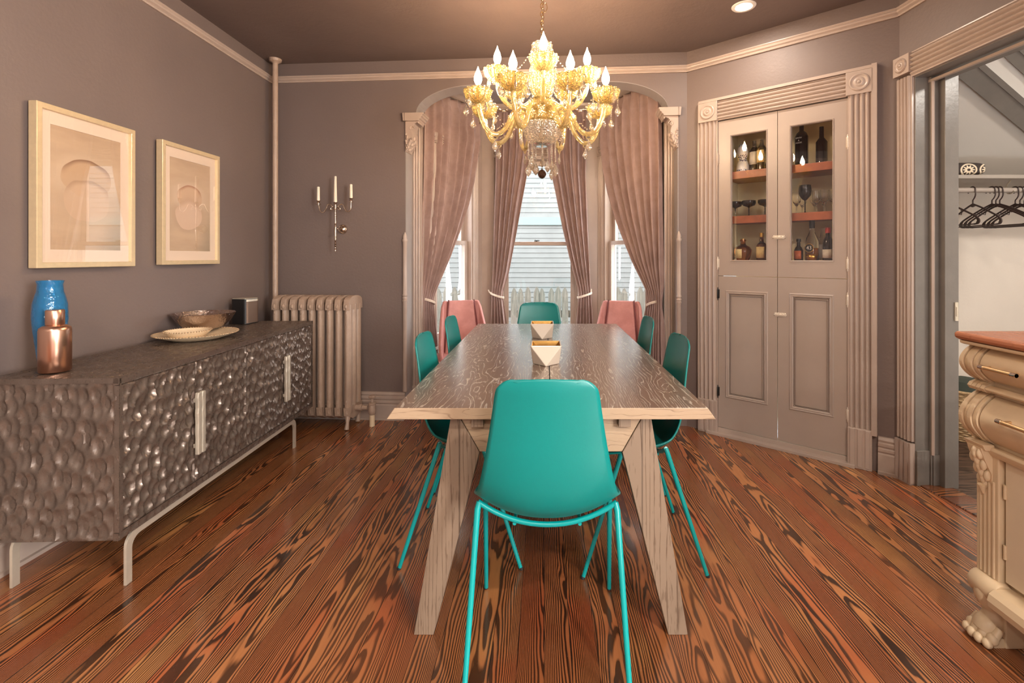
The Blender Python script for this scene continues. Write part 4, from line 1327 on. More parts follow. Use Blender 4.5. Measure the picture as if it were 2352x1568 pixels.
def text_mesh(name, s, size, mat, parent, M4, ext=.0004):
    cu = bpy.data.curves.new(name, 'FONT'); cu.body = s; cu.size = size; cu.extrude = ext; cu.align_x = 'CENTER'; cu.align_y = 'CENTER'
    o = bpy.data.objects.new(name + '_tmp', cu); COL.objects.link(o)
    dg = bpy.context.evaluated_depsgraph_get()
    me = bpy.data.meshes.new_from_object(o.evaluated_get(dg))
    bpy.data.objects.remove(o)
    me.transform(M4); me.materials.clear(); me.materials.append(mat); me.name = name
    r = bpy.data.objects.new(name, me); COL.objects.link(r); r.parent = parent
    return r
GB = 'bottles on the cupboard shelves'
def cup_at(x, y, z):
    p = W2(WC, x, y); return (p[0], p[1], z + .0005)
def bottle(label, x, y, z, prof, mat, lab=None, labmat=None, capz=None, capmat=None, capr=None, liquid=None, sx=1, sy=1, seg=22, cat='bottle'):
    t = thing('glass_bottle', label, cat, cup_at(x, y, z), WC[1] + R(-12), GB)
    b = MB(); b.lathe([(1e-6, 0)] + prof + [(1e-6, prof[-1][1])], seg, sx=sx, sy=sy); b.build('bottle_body', mat, t)
    if lab:
        z0, z1, r, hw = lab
        b = MB(); n = 10
        vs = []; 
        for k in range(n + 1):
            a = -PI / 2 - hw + 2 * hw * k / n
            for zz in (z0, z1): vs.append((r * math.cos(a) * sx, r * math.sin(a) * sy, zz))
        b.add(vs, [(2 * k, 2 * k + 2, 2 * k + 3, 2 * k + 1) for k in range(n)], True); b.build('label', labmat, t, solid=.0006)
    if capmat:
        b = MB(); b.lathe([(capr, capz[0]), (capr, capz[1]), (1e-6, capz[1] + .001)], 16); b.build('cap', capmat, t)
    return t
lab_c = simple('cream paper label', srgb(226, 200, 140), .6, var=.12, vs=90)
lab_o = simple('orange paper label', srgb(206, 104, 60), .6, var=.15, vs=120)
lab_w = simple('white paper label', srgb(222, 214, 200), .6, var=.12, vs=150)
lab_r = simple('red paper label', srgb(196, 54, 48), .5)
gold = simple('gold foil', srgb(206, 160, 80), .3, .9)
Zs = (1.2155, 1.527, 1.837)
# --- lowest shelf
t = bottle('squat round cut-glass spirit bottle with cream label, lowest shelf, left door', .352, .15, Zs[0],
       [(.040, .002), (.048, .02), (.060, .06), (.060, .078), (.046, .098), (.024, .110), (.018, .118), (.017, .138), (.021, .140), (.021, .150)], M['whisky'], (.018, .082, .062, .38), lab_c, (.138, .156), gold, .015)
bottle('tall amber bottle with cream label, lowest shelf, left door', .478, .15, Zs[0],
       [(.034, 0), (.035, .004), (.035, .10), (.028, .118), (.014, .13), (.012, .175), (.0135, .178), (.0135, .19)], M['amberglass'], (.02, .098, .0358, 1.0), lab_c, (.165, .194), gold, .0145)
bottle('white labelled box-shaped bottle at left edge, lowest shelf, left door', .280, .255, Zs[0],
       [(.026, 0), (.026, .09), (.010, .10), (.010, .115)], M['clear'], (.015, .085, .0268, 1.1), lab_w)
bottle('small dark bitters bottle with orange label, lowest shelf, right door', .7096, .15, Zs[0],
       [(.026, 0), (.027, .004), (.027, .07), (.020, .088), (.011, .10), (.010, .128), (.0125, .130), (.0125, .145)], M['darkglass'], (.012, .068, .0276, 1.0), lab_o, (.128, .147), M['black'], .0135)
t = bottle('tall clear bottle with round number 43 badge, lowest shelf, right door', .787, .16, Zs[0],
       [(.038, 0), (.040, .004), (.040, .12), (.034, .15), (.020, .18), (.0145, .20), (.0135, .235), (.016, .238), (.016, .255)], M['bottleclear'], (.01, .045, .0405, .95), gold, (.215, .275), M['black'], .0165)
b = MB(); b.lathe([(.0345, .006), (.0360, .010), (.0360, .085), (1e-6, .085)], 20); b.build('spirit', M['whisky'], t)
b = MB(); b.M = Matrix.Translation((0, -.0415, .085)) @ Matrix.Rotation(PI / 2, 4, 'X'); b.lathe([(.028, -.001), (.028, .002), (1e-6, .002)], 26)
b.build('round_badge', M['black'], t)
b = MB(); b.M = Matrix.Translation((0, -.0415, .085)) @ Matrix.Rotation(PI / 2, 4, 'X'); b.lathe([(.0285, -.001), (.0285, .003), (.0255, .003), (.0255, .001)], 26)
b.build('badge_rim', gold, t)
text_mesh('badge_number', '43', .034, lab_w, t, Matrix.Translation((0, -.0440, .085)) @ Matrix.Rotation(PI / 2, 4, 'X'))
bottle('clear bottle with white label behind the red topped one, lowest shelf', .838, .22, Zs[0],
       [(.032, 0), (.032, .13), (.014, .16), (.012, .20), (.012, .215)], M['bottleclear'], (.02, .11, .0328, 1.0), lab_w)
bottle('dark bottle with red cap and red and white label, lowest shelf, right door', .880, .15, Zs[0],
       [(.030, 0), (.031, .004), (.031, .11), (.026, .135), (.014, .16), (.012, .195), (.014, .197), (.014, .21)], M['darkglass'], (.02, .075, .0318, 1.1), lab_w, (.180, .215), lab_r, .0155)
# --- top shelf
def ceramic():
    t = NT('white ceramic with cobalt sprigs')
    v = t.obj()
    x, y, z = t.sep(v)
    vo = t.node('ShaderNodeTexVoronoi', {'feature': 'DISTANCE_TO_EDGE'}, Scale=85, Vector=v)
    band = t.math('ABSOLUTE', t.math('SUBTRACT', t.math('FRACT', t.math('MULTIPLY', z, 9.5)), .5))
    m = t.math('MULTIPLY', t.smooth(band, .24, .30), t.smooth(vo.outputs[0], .10, .16))
    return t.bsdf(t.mix(m, srgb(238, 234, 226), srgb(26, 36, 86)), .15)
t = thing('ceramic_bottle', 'white ceramic bottle with cobalt blue decoration on top cupboard shelf', 'bottle', cup_at(.350, .15, Zs[2]), WC[1])
b = MB(); b.lathe([(1e-6, 0), (.044, 0), (.046, .006), (.042, .05), (.032, .088), (.026, .10), (.032, .118), (.037, .145), (.034, .175), (.024, .198), (.012, .208), (1e-6, .21)], 28); b.build('bottle_body', ceramic(), t)
bottle('dark bottle with white label beside the ceramic one, top shelf', .415, .20, Zs[2], [(.034, 0), (.034, .16), (.014, .19), (.013, .23)], M['darkglass'], (.06, .15, .0348, .9), lab_w, (.18, .19), M['silver'], .0155)
bottle('dark bottle with cream picture label, top shelf, left door', .478, .15, Zs[2], [(.032, 0), (.032, .155), (.014, .185), (.013, .22)], M['darkglass'], (.06, .145, .0328, .9), lab_c)
bottle('dark bottle half hidden by door stile, top shelf, left door', .545, .16, Zs[2], [(.032, 0), (.032, .15), (.014, .18), (.013, .22)], M['darkglass'], (.05, .125, .0328, .9), lab_c)
t = bottle('tall black spirit bottle with small white lettering, top shelf, right door', .725, .16, Zs[2], [(.040, 0), (.040, .20), (.030, .225), (.014, .24), (.014, .30)], M['darkglass'])
for s_, dz in (('SMITH', .188), ('&', .172), ('HOOK', .156)):
    text_mesh('bottle_lettering', s_, .014, lab_w, t, Matrix.Translation((0, -.0412, dz)) @ Matrix.Rotation(PI / 2, 4, 'X'))
bottle('dark brown bottle at right of the top shelf, right door', .84, .17, Zs[2], [(.034, 0), (.034, .15), (.014, .18), (.013, .25)], M['darkglass'])
# --- glasses
def glassw(label, x, y, prof, mat, grp, nm='wine_glass'):
    b = MB(); b.lathe(prof, 22)
    o = b.build(nm, mat); o.location = cup_at(x, y, Zs[1]); return tag(o, label, 'glass', grp)
coupe = [(1e-6, 0), (.030, 0), (.030, .002), (.006, .006), (.004, .012), (.004, .062), (.012, .068), (.040, .078), (.047, .092), (.046, .112), (.044, .112), (.0455, .093), (.038, .081), (1e-6, .071)]
o = glassw('smoky brown coupe glass in the middle of the left door shelf', .395, .14, coupe, M['smoke'], 'smoky coupe glasses', 'coupe_glass')
for lb, x, y in (('smoky brown coupe glass at left edge of the left door', .299, .15), ('smoky brown coupe glass at right edge of the left door', .500, .15)):
    c = o.copy(); COL.objects.link(c); c.location = cup_at(x, y, Zs[1]); c['label'] = lb
wine = [(1e-6, 0), (.028, 0), (.028, .002), (.005, .006), (.0035, .012), (.0035, .075), (.014, .083), (.030, .105), (.034, .130), (.030, .165), (.0285, .165), (.0325, .130), (.028, .106), (1e-6, .086)]
o = glassw('large smoky wine goblet standing among clear glasses, right door', .752, .13, [(r * 1.15, z * 1.12) for r, z in wine], M['smoke'], 'stemmed glasses on the middle shelf', 'wine_goblet')
flute_g = [(1e-6, 0), (.026, 0), (.026, .002), (.004, .005), (.0035, .05), (.010, .058), (.024, .080), (.027, .105), (.024, .145), (.0228, .145), (.0255, .105), (.022, .081), (1e-6, .062)]
k = 0
g0 = None
for x, y in ((.700, .14), (.818, .13), (.866, .12), (.912, .14), (.790, .22), (.845, .21), (.900, .22), (.715, .23)):
    where = 'front row' if y < .18 else 'back row'
    lb = 'clear stemmed glass in the %s on the middle shelf behind the right door' % where
    if g0 is None: g0 = glassw(lb, x, y, flute_g, M['clear'], 'clear stemmed glasses ' + where, 'stemmed_glass')
    else:
        c = g0.copy(); COL.objects.link(c); c.location = cup_at(x, y, Zs[1]); c['label'] = lb; c['group'] = 'clear stemmed glasses ' + where

# ================================================================== CREAM BUFFET AT THE RIGHT
def buffet():
    t = thing('buffet_cabinet', 'cream painted antique buffet with red oak top, scrolled drawers and paw feet', 'cabinet', (1.390, 1.600, 0), R(-90))
    L, D = 1.30, .50
    b = MB()
    P = [(0.004, .965), (-.008, .972), (-.012, .978), (-.012, .988), (-.004, .993), (D, .993), (D, .965)]
    b.ext(P, 'x', -.010, L); b.build('top', M['buffettop'], t, bevel=.003)
    b = MB(); b.ext([(0.012, .952), (.000, .956), (-.002, .965), (D, .965), (D, .952)], 'x', -.002, L); b.build('top_moulding', M['cream'], t, bevel=.002)
    def arc(zc, h, y0, bulge, n=20):
        return [(y0 - bulge * math.sin(PI * k / n) ** .8 if 0 < k < n else y0, zc - h / 2 + h * k / n) for k in range(n + 1)]
    b = MB(); b.box(.055, L, .085, D, .19, .95); b.box(0.02, L, .06, D, .63, .95)
    b.build('body', M['cream'], t, bevel=.003)
    # ogee profiled end blocks with nested ribs
    def endblock(x0, x1):
        b = MB()
        up = arc(.897, .115, .045, .047); lo = arc(.718, .165, .060, .064)
        for i in range(4):
            w = (x1 - x0) / 4
            e = .003 * (1 if i % 2 else -1)
            P = [(.10, .955)] + [(p[0] + e, p[1]) for p in reversed(up)] + [(.050, .835), (.030, .828), (.022, .817), (.030, .806), (.050, .802)] + [(p[0] + e, p[1]) for p in reversed(lo)] + [(.10, .632)]
            b.ext(P, 'x', x0 + i * w, x0 + (i + 1) * w - .0018)
        b.build('scroll_end', M['cream'], t, bevel=.002)
    endblock(0.0, .062)
    b = MB(); P = [(.07, .83)] + [(p[0], p[1]) for p in reversed(arc(.817, .022, .045, .020, 8))][::-1] + [(.07, .806)]
    b.ext(P, 'x', .062, L); b.build('bead_moulding', M['cream'], t)
    for (zc, h, y0, bl, hz) in ((.897, .108, .050, .044, .895), (.718, .160, .066, .062, .744)):
        dr = None
        for (x0, x1) in ((.066, .64), (.645, L - .06)):
            b = MB(); b.ext([(y0 + .03, zc + h / 2)] + list(reversed(arc(zc, h, y0, bl))) + [(y0 + .03, zc - h / 2)], 'x', x0, x1, True)
            dr = b.build('drawer', M['cream'], t)
            xh = x0 + .075 if hz > .8 else x0 + .135
            yb = y0 - bl * .98
            b = MB(); b.tube([(xh - .055, yb - .022, hz), (xh + .065, yb - .022, hz)], .0062, 12)
            b.tube([(xh - .040, yb - .022, hz), (xh - .040, yb + .006, hz)], .0045, 8); b.tube([(xh + .048, yb - .022, hz), (xh + .048, yb + .006, hz)], .0045, 8)
            h_ = b.build('handle', M['gilt2'], dr)
            for q in (-.055, .049):
                b = MB(); b.tube([(xh + q, yb - .022, hz), (xh + q + .016, yb - .022, hz)], .0074, 12)
                b.build('handle_ferrule', M['chrome'], h_)
    b = MB(); b.ext([(.040, .632), (.034, .624), (.040, .612), (.050, .600), (.085, .600), (.085, .632)], 'x', .055, L); b.ext([(.010, .640), (.02, .622), (.05, .620), (.05, .640)], 'x', .0, .07)
    b.build('lower_moulding', M['cream'], t, bevel=.002)
    # carved bracket and reeded pilaster
    def post(x0, s):
        b = MB()
        b.box(x0, x0 + .075, .052, .12, .19, .61)
        for k in range(4): b.box(x0 + .010 + k * .015, x0 + .018 + k * .015, .048, .056, .21, .52)
        b.box(x0 - .0, x0 + .010, .049, .12, .2, .52)
        b.build('pilaster', M['cream'], t, bevel=.003)
        b = MB()
        side = [(.055, .50), (.048, .515), (.050, .54), (.040, .56), (.028, .585), (.018, .61), (.014, .626), (.10, .626), (.10, .50)]
        b.ext(side, 'x', x0 + .004, x0 + .055)
        for k in range(6):
            a = k / 5
            b.ball((x0 + .014 + .030 * (k % 2), .050 - .03 * a, .515 + .09 * a), .010, 8, 5, 1.9)
            b.ball((x0 + .03, .051 - .034 * a, .505 + .10 * a), .010, 8, 5, 2.2)
        b.tube([(x0 + .03, .040, .50 + .0), (x0 + .03, .046, .47)], [.012, .004], 8)
        b.build('carved_bracket', M['cream'], t)
    post(.005, 1); post(L - .08, 1)
    # doors
    for i, (x0, x1) in enumerate(((.088, .62), (.625, L - .085))):
        b = MB(); b.box(x0, x1, .066, .084, .215, .597)
        d = b.build('door', M['creamdoor'], t, bevel=.002)
        for z in (.50, .31):
            b = MB(); b.lathe([(.0045, -.022), (.0045, .022)], 10, (x0 + .002, .063, z)); b.build('hinge', M['cream'], d)
    # base rail with the rolled front
    b = MB(); P = [(.010 + .034 * (1 - math.cos(a)), .178 + .034 * math.sin(a)) for a in [PI * 1.3 - PI * 1.3 * k / 12 for k in range(13)]] 
    P = [(.02, .135), (.004, .145), (.0, .165), (.006, .185), (.022, .197), (.045, .198), (D, .198), (D, .14)]
    b.ext(P, 'x', .095, L - .09); b.build('base_rail', M['cream'], t, bevel=.004)
    b = MB(); b.box(.02, L, .09, D, .19, .205); b.build('bottom_shelf', M['cream'], t)
    # paw feet
    def paw(x0, y0, front=True):
        b = MB()
        # ankle scroll: swept ellipse, then toes
        P = catmull([(x0 + .045, y0 + .050, .175), (x0 + .045, y0 + .038, .14), (x0 + .045, y0 + .052, .105), (x0 + .045, y0 + .048, .07), (x0 + .045, y0 + .030, .045), (x0 + .045, y0 + .020, .028)], 4)
        rr = [.040, .042, .043, .042, .040, .036, .033, .030, .028, .028, .029, .030, .032, .034, .036, .037, .037, .036, .035, .034, .028]
        b.tube(P, rr[:len(P)], 16)
        M0 = b.M; b.M = M0 @ Matrix.Translation((0, 0, .172)) 
        b.M = M0 @ T(x0 + .0, y0 + .038, .172, 0, 0, PI / 2)
        b.lathe([(1e-6, 0), (.034, .0), (.038, .006), (.038, .088), (.034, .094), (1e-6, .094)], 18)
        b.M = M0
        for k in range(4):
            x = x0 + .010 + k * .024
            yy = y0 - .006 + .006 * abs(k - 1.5)
            b.ball((x, yy + .010, .030), .0165, 12, 7, 1.15)
            b.ball((x, yy - .006, .018), .0145, 12, 7, 1.1)
            b.tube([(x, yy + .016, .036), (x, yy + .034, .062)], [.014, .011], 8)
        b.box(x0 + .010, x0 + .080, y0 + .02, y0 + .07, .0, .03)
        b.build('paw_foot', M['cream'], t)
    paw(.0, .018); paw(L - .09, .018)
    for q in ((.02, .085, .07, .13), (L - .085, L - .02, .07, .13), (.02, .08, D - .06, D), (L - .08, L - .02, D - .06, D)):
        b = MB(); b.box(*q, 0, .19); b.build('foot_block', M['cream'], t, bevel=.004)
M['gilt2'] = simple('satin pale gold', srgb(222, 188, 144), .3, .8)
buffet()

# ================================================================== HALL CLOSET
b = MB(); b.box(2.256, 4.2, 3.0, 3.499, 1.735, 1.758); b.build('closet_shelf', simple('grey painted shelf', srgb(160, 150, 140), .5), bevel=.002)
tag(bpy.data.objects['closet_shelf'], 'grey painted shelf above the clothes hangers in the hall', 'shelf')
b = MB(); b.box(2.256, 2.86, 3.475, 3.499, 1.66, 1.7345); o = b.build('shelf_cleat', M['jamb']); tag(o, 'dark grey cleat board on the wall under the hall shelf', 'cleat')
b = MB(); b.tube([(2.256, 3.08, 1.672), (4.19, 3.08, 1.672)], .017, 14); o = b.build('clothes_rod', simple('grey wooden rod', srgb(168, 156, 146), .4)); tag(o, 'round grey clothes rod under the hall shelf', 'rod')
b = MB(); b.tube(catmull([(3.0, 3.08, 1.7355), (3.0, 3.11, 1.70), (3.0, 3.105, 1.66), (3.0, 3.08, 1.650), (3.0, 3.055, 1.665)], 4), .004, 6); o = b.build('rod_hook', M['steel']); tag(o, 'thin metal hook carrying the clothes rod', 'hook')
def hanger():
    b = MB()
    hook = [(0, .036, -.012), (0, .038, .004), (0, .026, .020), (0, .004, .0265), (0, -.014, .020), (0, -.020, .002), (0, -.020, -.030), (0, -.010, -.050), (0, 0, -.062), (0, 0, -.088)]
    b.tube(catmull(hook, 3), .0038, 6)
    for s in (-1, 1):
        P = catmull([(0, 0, -.085), (0, s * .07, -.115), (0, s * .165, -.165), (0, s * .200, -.188), (0, s * .212, -.205), (0, s * .205, -.222), (0, s * .18, -.226)], 4)
        b.tube(P, 0, sq=(.006, .009))
        b.ext([(s * .190, -.185), (s * .207, -.195), (s * .214, -.206), (s * .207, -.222), (s * .190, -.226), (s * .200, -.205)], 'x', -.003, .003)
        b.tube([(0, s * .09, -.128), (0, s * .095, -.146), (0, s * .110, -.140)], .0022, 6)
    b.tube([(0, -.19, -.226), (0, .19, -.226)], 0, sq=(.006, .007))
    b.ext([(-.02, -.098), (0, -.084), (.02, -.098), (0, -.106)], 'x', -.004, .004)
    return b.build('clothes_hanger', M['hanger'])
hg = hanger()
first = True
for X, rz, lb in ((2.598, 2, 'dark plastic hanger nearest the door jamb, partly hidden'), (2.757, -5, 'dark plastic hanger hanging alone, second from the door jamb'),
                  (2.880, 6, 'dark plastic hanger in the tight cluster, first from the jamb'), (2.905, 5, 'dark plastic hanger in the tight cluster, second from the jamb'),
                  (2.930, 4, 'dark plastic hanger in the tight cluster, last of its three'), (3.03, 4, 'dark plastic hanger just past the rod hook'),
                  (3.06, 4, 'dark plastic hanger at the right picture edge, in front'), (3.088, 4, 'dark plastic hanger at the right picture edge, behind')):
    o = hg if first else hg.copy()
    if not first: COL.objects.link(o)
    first = False
    o.location = (X, 3.08, 1.668); o.rotation_euler = (0, 0, R(rz)); tag(o, lb, 'clothes hanger', 'plastic clothes hangers on the hall rod')
def textile():
    t = NT('black and cream medallion print')
    v = t.obj(); x, y, z = t.sep(v)
    px = t.math('SUBTRACT', t.math('FRACT', t.math('MULTIPLY', x, 9.0)), .5)
    pz = t.math('SUBTRACT', t.math('FRACT', t.math('ADD', t.math('MULTIPLY', z, 11.0), .1)), .5)
    r = t.math('SQRT', t.math('ADD', t.math('MULTIPLY', px, px), t.math('MULTIPLY', pz, pz)))
    a = t.math('ARCTAN2', pz, px)
    pet = t.math('COSINE', t.math('MULTIPLY', a, 10.0))
    m1 = t.math('GREATER_THAN', t.math('ADD', t.math('MULTIPLY', pet, .07), .26), r)
    m2 = t.math('LESS_THAN', r, .09)
    ring = t.math('LESS_THAN', t.math('ABSOLUTE', t.math('SUBTRACT', r, .40)), .045)
    m = t.math('MAXIMUM', t.math('SUBTRACT', m1, m2), ring)
    return t.bsdf(t.mix(m, srgb(60, 50, 46), srgb(222, 206, 180)), .85)
t_ = None
b = MB()
def fb(u, v):
    a = 2 * PI * v; c = math.cos(a); s_ = math.sin(a)
    e = .45
    k = 1 - .25 * abs(2 * u - 1) ** 6
    return ((u - .5) * .30, .085 * math.copysign(abs(c) ** e, c), .045 + .043 * k * math.copysign(abs(s_) ** e, s_))
b.gridf(fb, 16, 28)
ends = [fb(0, k / 28) for k in range(28)]; b.add(ends, [tuple(range(28))]); ends = [fb(1, k / 28) for k in range(28)]; b.add(ends, [tuple(range(28))])
o = b.build('folded_textile', textile()); o.location = (2.645, 3.125, 1.759); o.rotation_euler = (0, 0, R(-6)); tag(o, 'folded black and cream patterned textile on the hall shelf', 'textile')
b = MB(); b.tube(catmull([(2.80, 3.501, 1.382), (2.84, 3.40, 1.382), (2.905, 3.36, 1.382)], 4), [.006, .008, .010, .011, .012, .012, .012, .011, .006], 10)
o = b.build('wooden_peg', M['peg']); tag(o, 'small brown wooden coat peg on the cream hall wall', 'peg')
# basket
t = thing('wicker_basket', 'round wicker basket on the dark floor of the hall', 'basket', (2.93, 3.335, -.006))
b = MB()
def bk(u, v):
    a = 2 * PI * u; z = .33 * v
    r = .145 + .015 * math.sin(PI * v) + .004 * math.sin(40 * a * .5 + (int(v * 22) % 2) * PI) + .003 * math.sin(v * 22 * 2 * PI)
    return (r * math.cos(a), r * math.sin(a), z)
b.gridf(bk, 80, 66); b.build('woven_body', M['wicker'], t, solid=.006)
b = MB(); b.tube([(.150 * math.cos(2 * PI * k / 30), .150 * math.sin(2 * PI * k / 30), .332) for k in range(30)], .010, 8, closed=True); b.build('rim', M['wicker'], t)
b = MB(); b.lathe([(.13, .20), (.138, .34), (.11, .395), (.05, .41), (1e-6, .405)], 20, flute=5, fd=.05); o = b.build('folded_blanket', M['darkcloth']); o.location = (2.93, 3.335, -.006); tag(o, 'dark green grey blanket stuffed in the wicker basket', 'blanket')
# small hall radiator seen end-on
t = thing('hall_radiator', 'narrow grey painted radiator seen end-on behind the door jamb', 'radiator', (2.345, 2.875, -.006), R(90))
for i in range(5):
    b = MB(); x = .02 + i * .055
    for yc in (-.07, .0, .06):
        P = [(x + .017 * math.cos(a), yc + .016 * math.sin(a)) for a in [2 * PI * k / 12 for k in range(12)]]
        b.ext(P, 'z', .22, .66, True)
    b.ext([(-.092, .64), (-.090, .70), (-.075, .716), (.066, .716), (.08, .70), (.082, .64)], 'x', x - .017, x + .017)
    b.ext([(-.092, .25), (-.088, .20), (.078, .20), (.082, .25)], 'x', x - .017, x + .017)
    b.build('section', M['jamb'], t, bevel=.003)
b = MB(); b.tube([(.0, -.07, .24), (-.02, -.075, .24)], .018, 10); b.lathe([(.016, .12), (.022, .125), (.022, .165), (.028, .17), (.026, .22), (.018, .25), (.012, .26)], 12, (-.022, -.075, 0)); b.build('valve_body', M['jamb'], t)
b = MB(); b.lathe([(.014, 0), (.014, .12)], 12, (-.022, -.075, 0)); b.lathe([(.024, 0), (.024, .008), (.016, .012)], 14, (-.022, -.075, 0)); b.build('feed_pipe', M['peg'], t)
# ================================================================== CHANDELIER
def chandelier():
    cx, cy = -.012, 2.56
    t = thing('chandelier', 'large gold crystal chandelier with candle bulbs over the dining table', 'chandelier', (cx, cy, 1.66))
    Z = -1.66
    G_, A_, C_ = M['crystalgold'], M['crystalarm'], M['crystalclear']
    def B(): 
        b = MB(); b.M = Matrix.Translation((0, 0, Z)); return b
    b = B(); b.lathe([(.004, 1.83), (.008, 2.36)], 10); b.build('stem', M['chaingold'], t)
    b = B(); b.lathe([(.030, 2.085), (.052, 2.11), (.068, 2.16), (.070, 2.20), (.060, 2.245), (.042, 2.275), (.030, 2.292), (.036, 2.302), (.020, 2.306)], 48, flute=16, fd=.05); b.build('upper_vase', G_, t)
    b = B(); b.lathe([(.024, 1.955), (.088, 1.965), (.094, 1.995), (.078, 2.03), (.052, 2.06), (.040, 2.075), (.052, 2.086), (.030, 2.09)], 48, flute=16, fd=.05); b.build('lower_vase', G_, t)
    b = B(); b.lathe([(.030, 1.842), (.062, 1.850), (.088, 1.875), (.100, 1.91), (.104, 1.945), (.100, 1.952), (.030, 1.953)], 48, flute=20, fd=.05); b.build('bottom_bowl', C_, t)
    b = B(); b.lathe([(1e-6, 1.834), (.040, 1.836), (.052, 1.843), (.030, 1.850)], 28); b.build('bottom_plate', M['chrome'], t)
    b = B(); b.lathe([(.014, 2.325), (.036, 2.34), (.050, 2.362), (.054, 2.378), (.044, 2.374), (.020, 2.35)], 40, flute=12, fd=.08); b.build('crown_dish', C_, t)
    # chain and canopy
    for k in range(17):
        z = 2.385 + k * .022
        b = B(); pts = []
        for q in range(12):
            a = 2 * PI * q / 12
            u, w = .0080 * math.cos(a), .0160 * math.sin(a)
            pts.append((u, 0, z + w) if k % 2 else (0, u, z + w))
        b.tube(pts, .0024, 6, closed=True); b.build('chain_link', M['chaingold'], t)
    b = B(); pts = catmull([(.004, 0, 2.375), (.012, .004, 2.43), (-.004, -.005, 2.48), (.010, 0, 2.52), (.0, .0, 2.56), (.018, .0, 2.60), (.028, .003, 2.575), (.016, .0, 2.552), (.006, 0, 2.58), (.010, 0, 2.66), (.002, 0, 2.73)], 5)
    b.tube(pts, .0024, 6); b.build('electric_cord', M['chaingold'], t)
    b = B(); b.lathe([(.012, 2.712), (.040, 2.722), (.058, 2.738), (.060, 2.7495), (.02, 2.7495)], 28); b.build('ceiling_canopy', M['chaingold'], t)

    drop_me = {}
    def drop(h, r, nm, mat):
        key = (nm, h, r)
        if key not in drop_me:
            # faceted almond, hung from the origin
            b = MB(); n = 6
            prof = [(.0012, -.001), (r * .35, -h * .16), (r * .8, -h * .42), (r, -h * .62), (r * .62, -h * .82), (.0008, -h)]
            b.ball((0, 0, .003), .0036, 6, 4)
            b.lathe(prof, n, smooth=False, sy=.5)
            o = b.build(nm, mat); drop_me[key] = o.data; COL.objects.unlink(o); bpy.data.objects.remove(o)
        return drop_me[key]
    def hang(parent, x, y, z, h=.042, r=.011, rz=0, nm='crystal_drop', mat=None):
        o = bpy.data.objects.new(nm, drop(h, r, nm, mat or C_)); COL.objects.link(o); o.parent = parent
        o.location = (x, y, z + Z); o.rotation_euler = (0, 0, rz); return o
    def strand(b, P, step=.0105, br=.0042):
        P = catmull(P, 8); acc = 0; last = P[0]
        b.ball(last, br, 6, 4)
        for p in P[1:]:
            acc += (p - last).length; last = p
            if acc >= step: acc = 0; b.ball(p, br, 6, 4)
    def garland(parent, P):
        b = B(); strand(b, P); return b.build('bead_strand', C_, parent, fix=False)

    tops = []
    def arm(a, r, zc, zroot, dip, kind):
        ca, sa = math.cos(a), math.sin(a)
        def p(rr, z): return (rr * ca, rr * sa, z)
        if kind == 'low':
            P = catmull([p(.045, 1.965), p(.085, 2.015), p(.125, 2.030), p(.165, 1.985), p(.200, 1.915), p(.245, 1.875), p(.295, 1.885), p(.332, 1.945), p(r, 2.03), p(r, zc)], 5)
        else:
            P = catmull([p(.040, 2.075), p(.070, 2.055), p(.110, 2.030), p(.155, 2.020), p(.200, 2.045), p(.232, 2.095), p(r, 2.15), p(r, zc)], 5)
        b = B(); b.tube(P, .0125, 10)
        ar = b.build('arm', A_, t)
        x, y = r * ca, r * sa
        b = B(); b.lathe([(.012, zc - .034), (.036, zc - .024), (.058, zc - .002), (.067, zc + .026), (.070, zc + .036), (.064, zc + .033), (.060, zc + .024), (.052, zc + .002), (.030, zc - .016), (.012, zc - .020)], 56, (x, y, 0), flute=14, fd=.09)
        b.build('glass_cup', G_, ar)
        b = B(); b.lathe([(.013, zc - .018), (.0115, zc + .062), (.009, zc + .066)], 14, (x, y, 0)); b.build('candle_sleeve', M['sleeve'], ar)
        z = zc + .066
        b = B(); b.lathe([(.009, z), (.014, z + .006), (.0195, z + .022), (.0195, z + .034), (.014, z + .054), (.007, z + .070), (.0028, z + .082), (1e-6, z + .092)], 18, (x + .0, y, 0)); b.build('bulb', M['bulb'], ar)
        # drops round the cup
        nd = 5 if kind == 'low' else 3
        for k in range(nd):
            q = a + 2 * PI * (k + .5) / nd
            hx, hy = x + .065 * math.cos(q), y + .065 * math.sin(q)
            b = B(); ln = .012 + .022 * ((k * 7 + int(a * 3)) % 3)
            for m in range(int(ln / .0095) + 1): b.ball((hx, hy, zc + .026 - m * .0095), .004, 6, 4)
            s = b.build('bead_strand', C_, ar, fix=False)
            hang(ar, hx, hy, zc + .020 - ln, .056, .017, q)
        if kind == 'low':
            b = B()
            M0 = b.M; lowp = p(.26, 1.872)
            pts = [(lowp[0] + .014 * math.cos(2 * PI * q / 14) * ca, lowp[1] + .014 * math.cos(2 * PI * q / 14) * sa, 1.862 + .014 * math.sin(2 * PI * q / 14)) for q in range(14)]
            b.tube(pts, .003, 6, closed=True); b.build('glass_ring', A_, ar)
            hang(ar, lowp[0], lowp[1], 1.842, .060, .017, a)
        tops.append((a, r, zc, x, y, ar))
    for k in range(8): arm(R(22.5 + 45 * k), .350, 2.050, 0, 0, 'low')
    for k in range(5): arm(R(-88 + 72 * k), .245, 2.175, 0, 0, 'up')
    low = tops[:8]; up = tops[8:]
    for i in range(8):
        a, r, zc, x, y, ar = low[i]; a2, r2, zc2, x2, y2, ar2 = low[(i + 1) % 8]
        garland(t, [(x * .87, y * .87, zc + .03), ((x + x2) / 2 * .80, (y + y2) / 2 * .80, zc - .085), (x2 * .87, y2 * .87, zc2 + .03)])
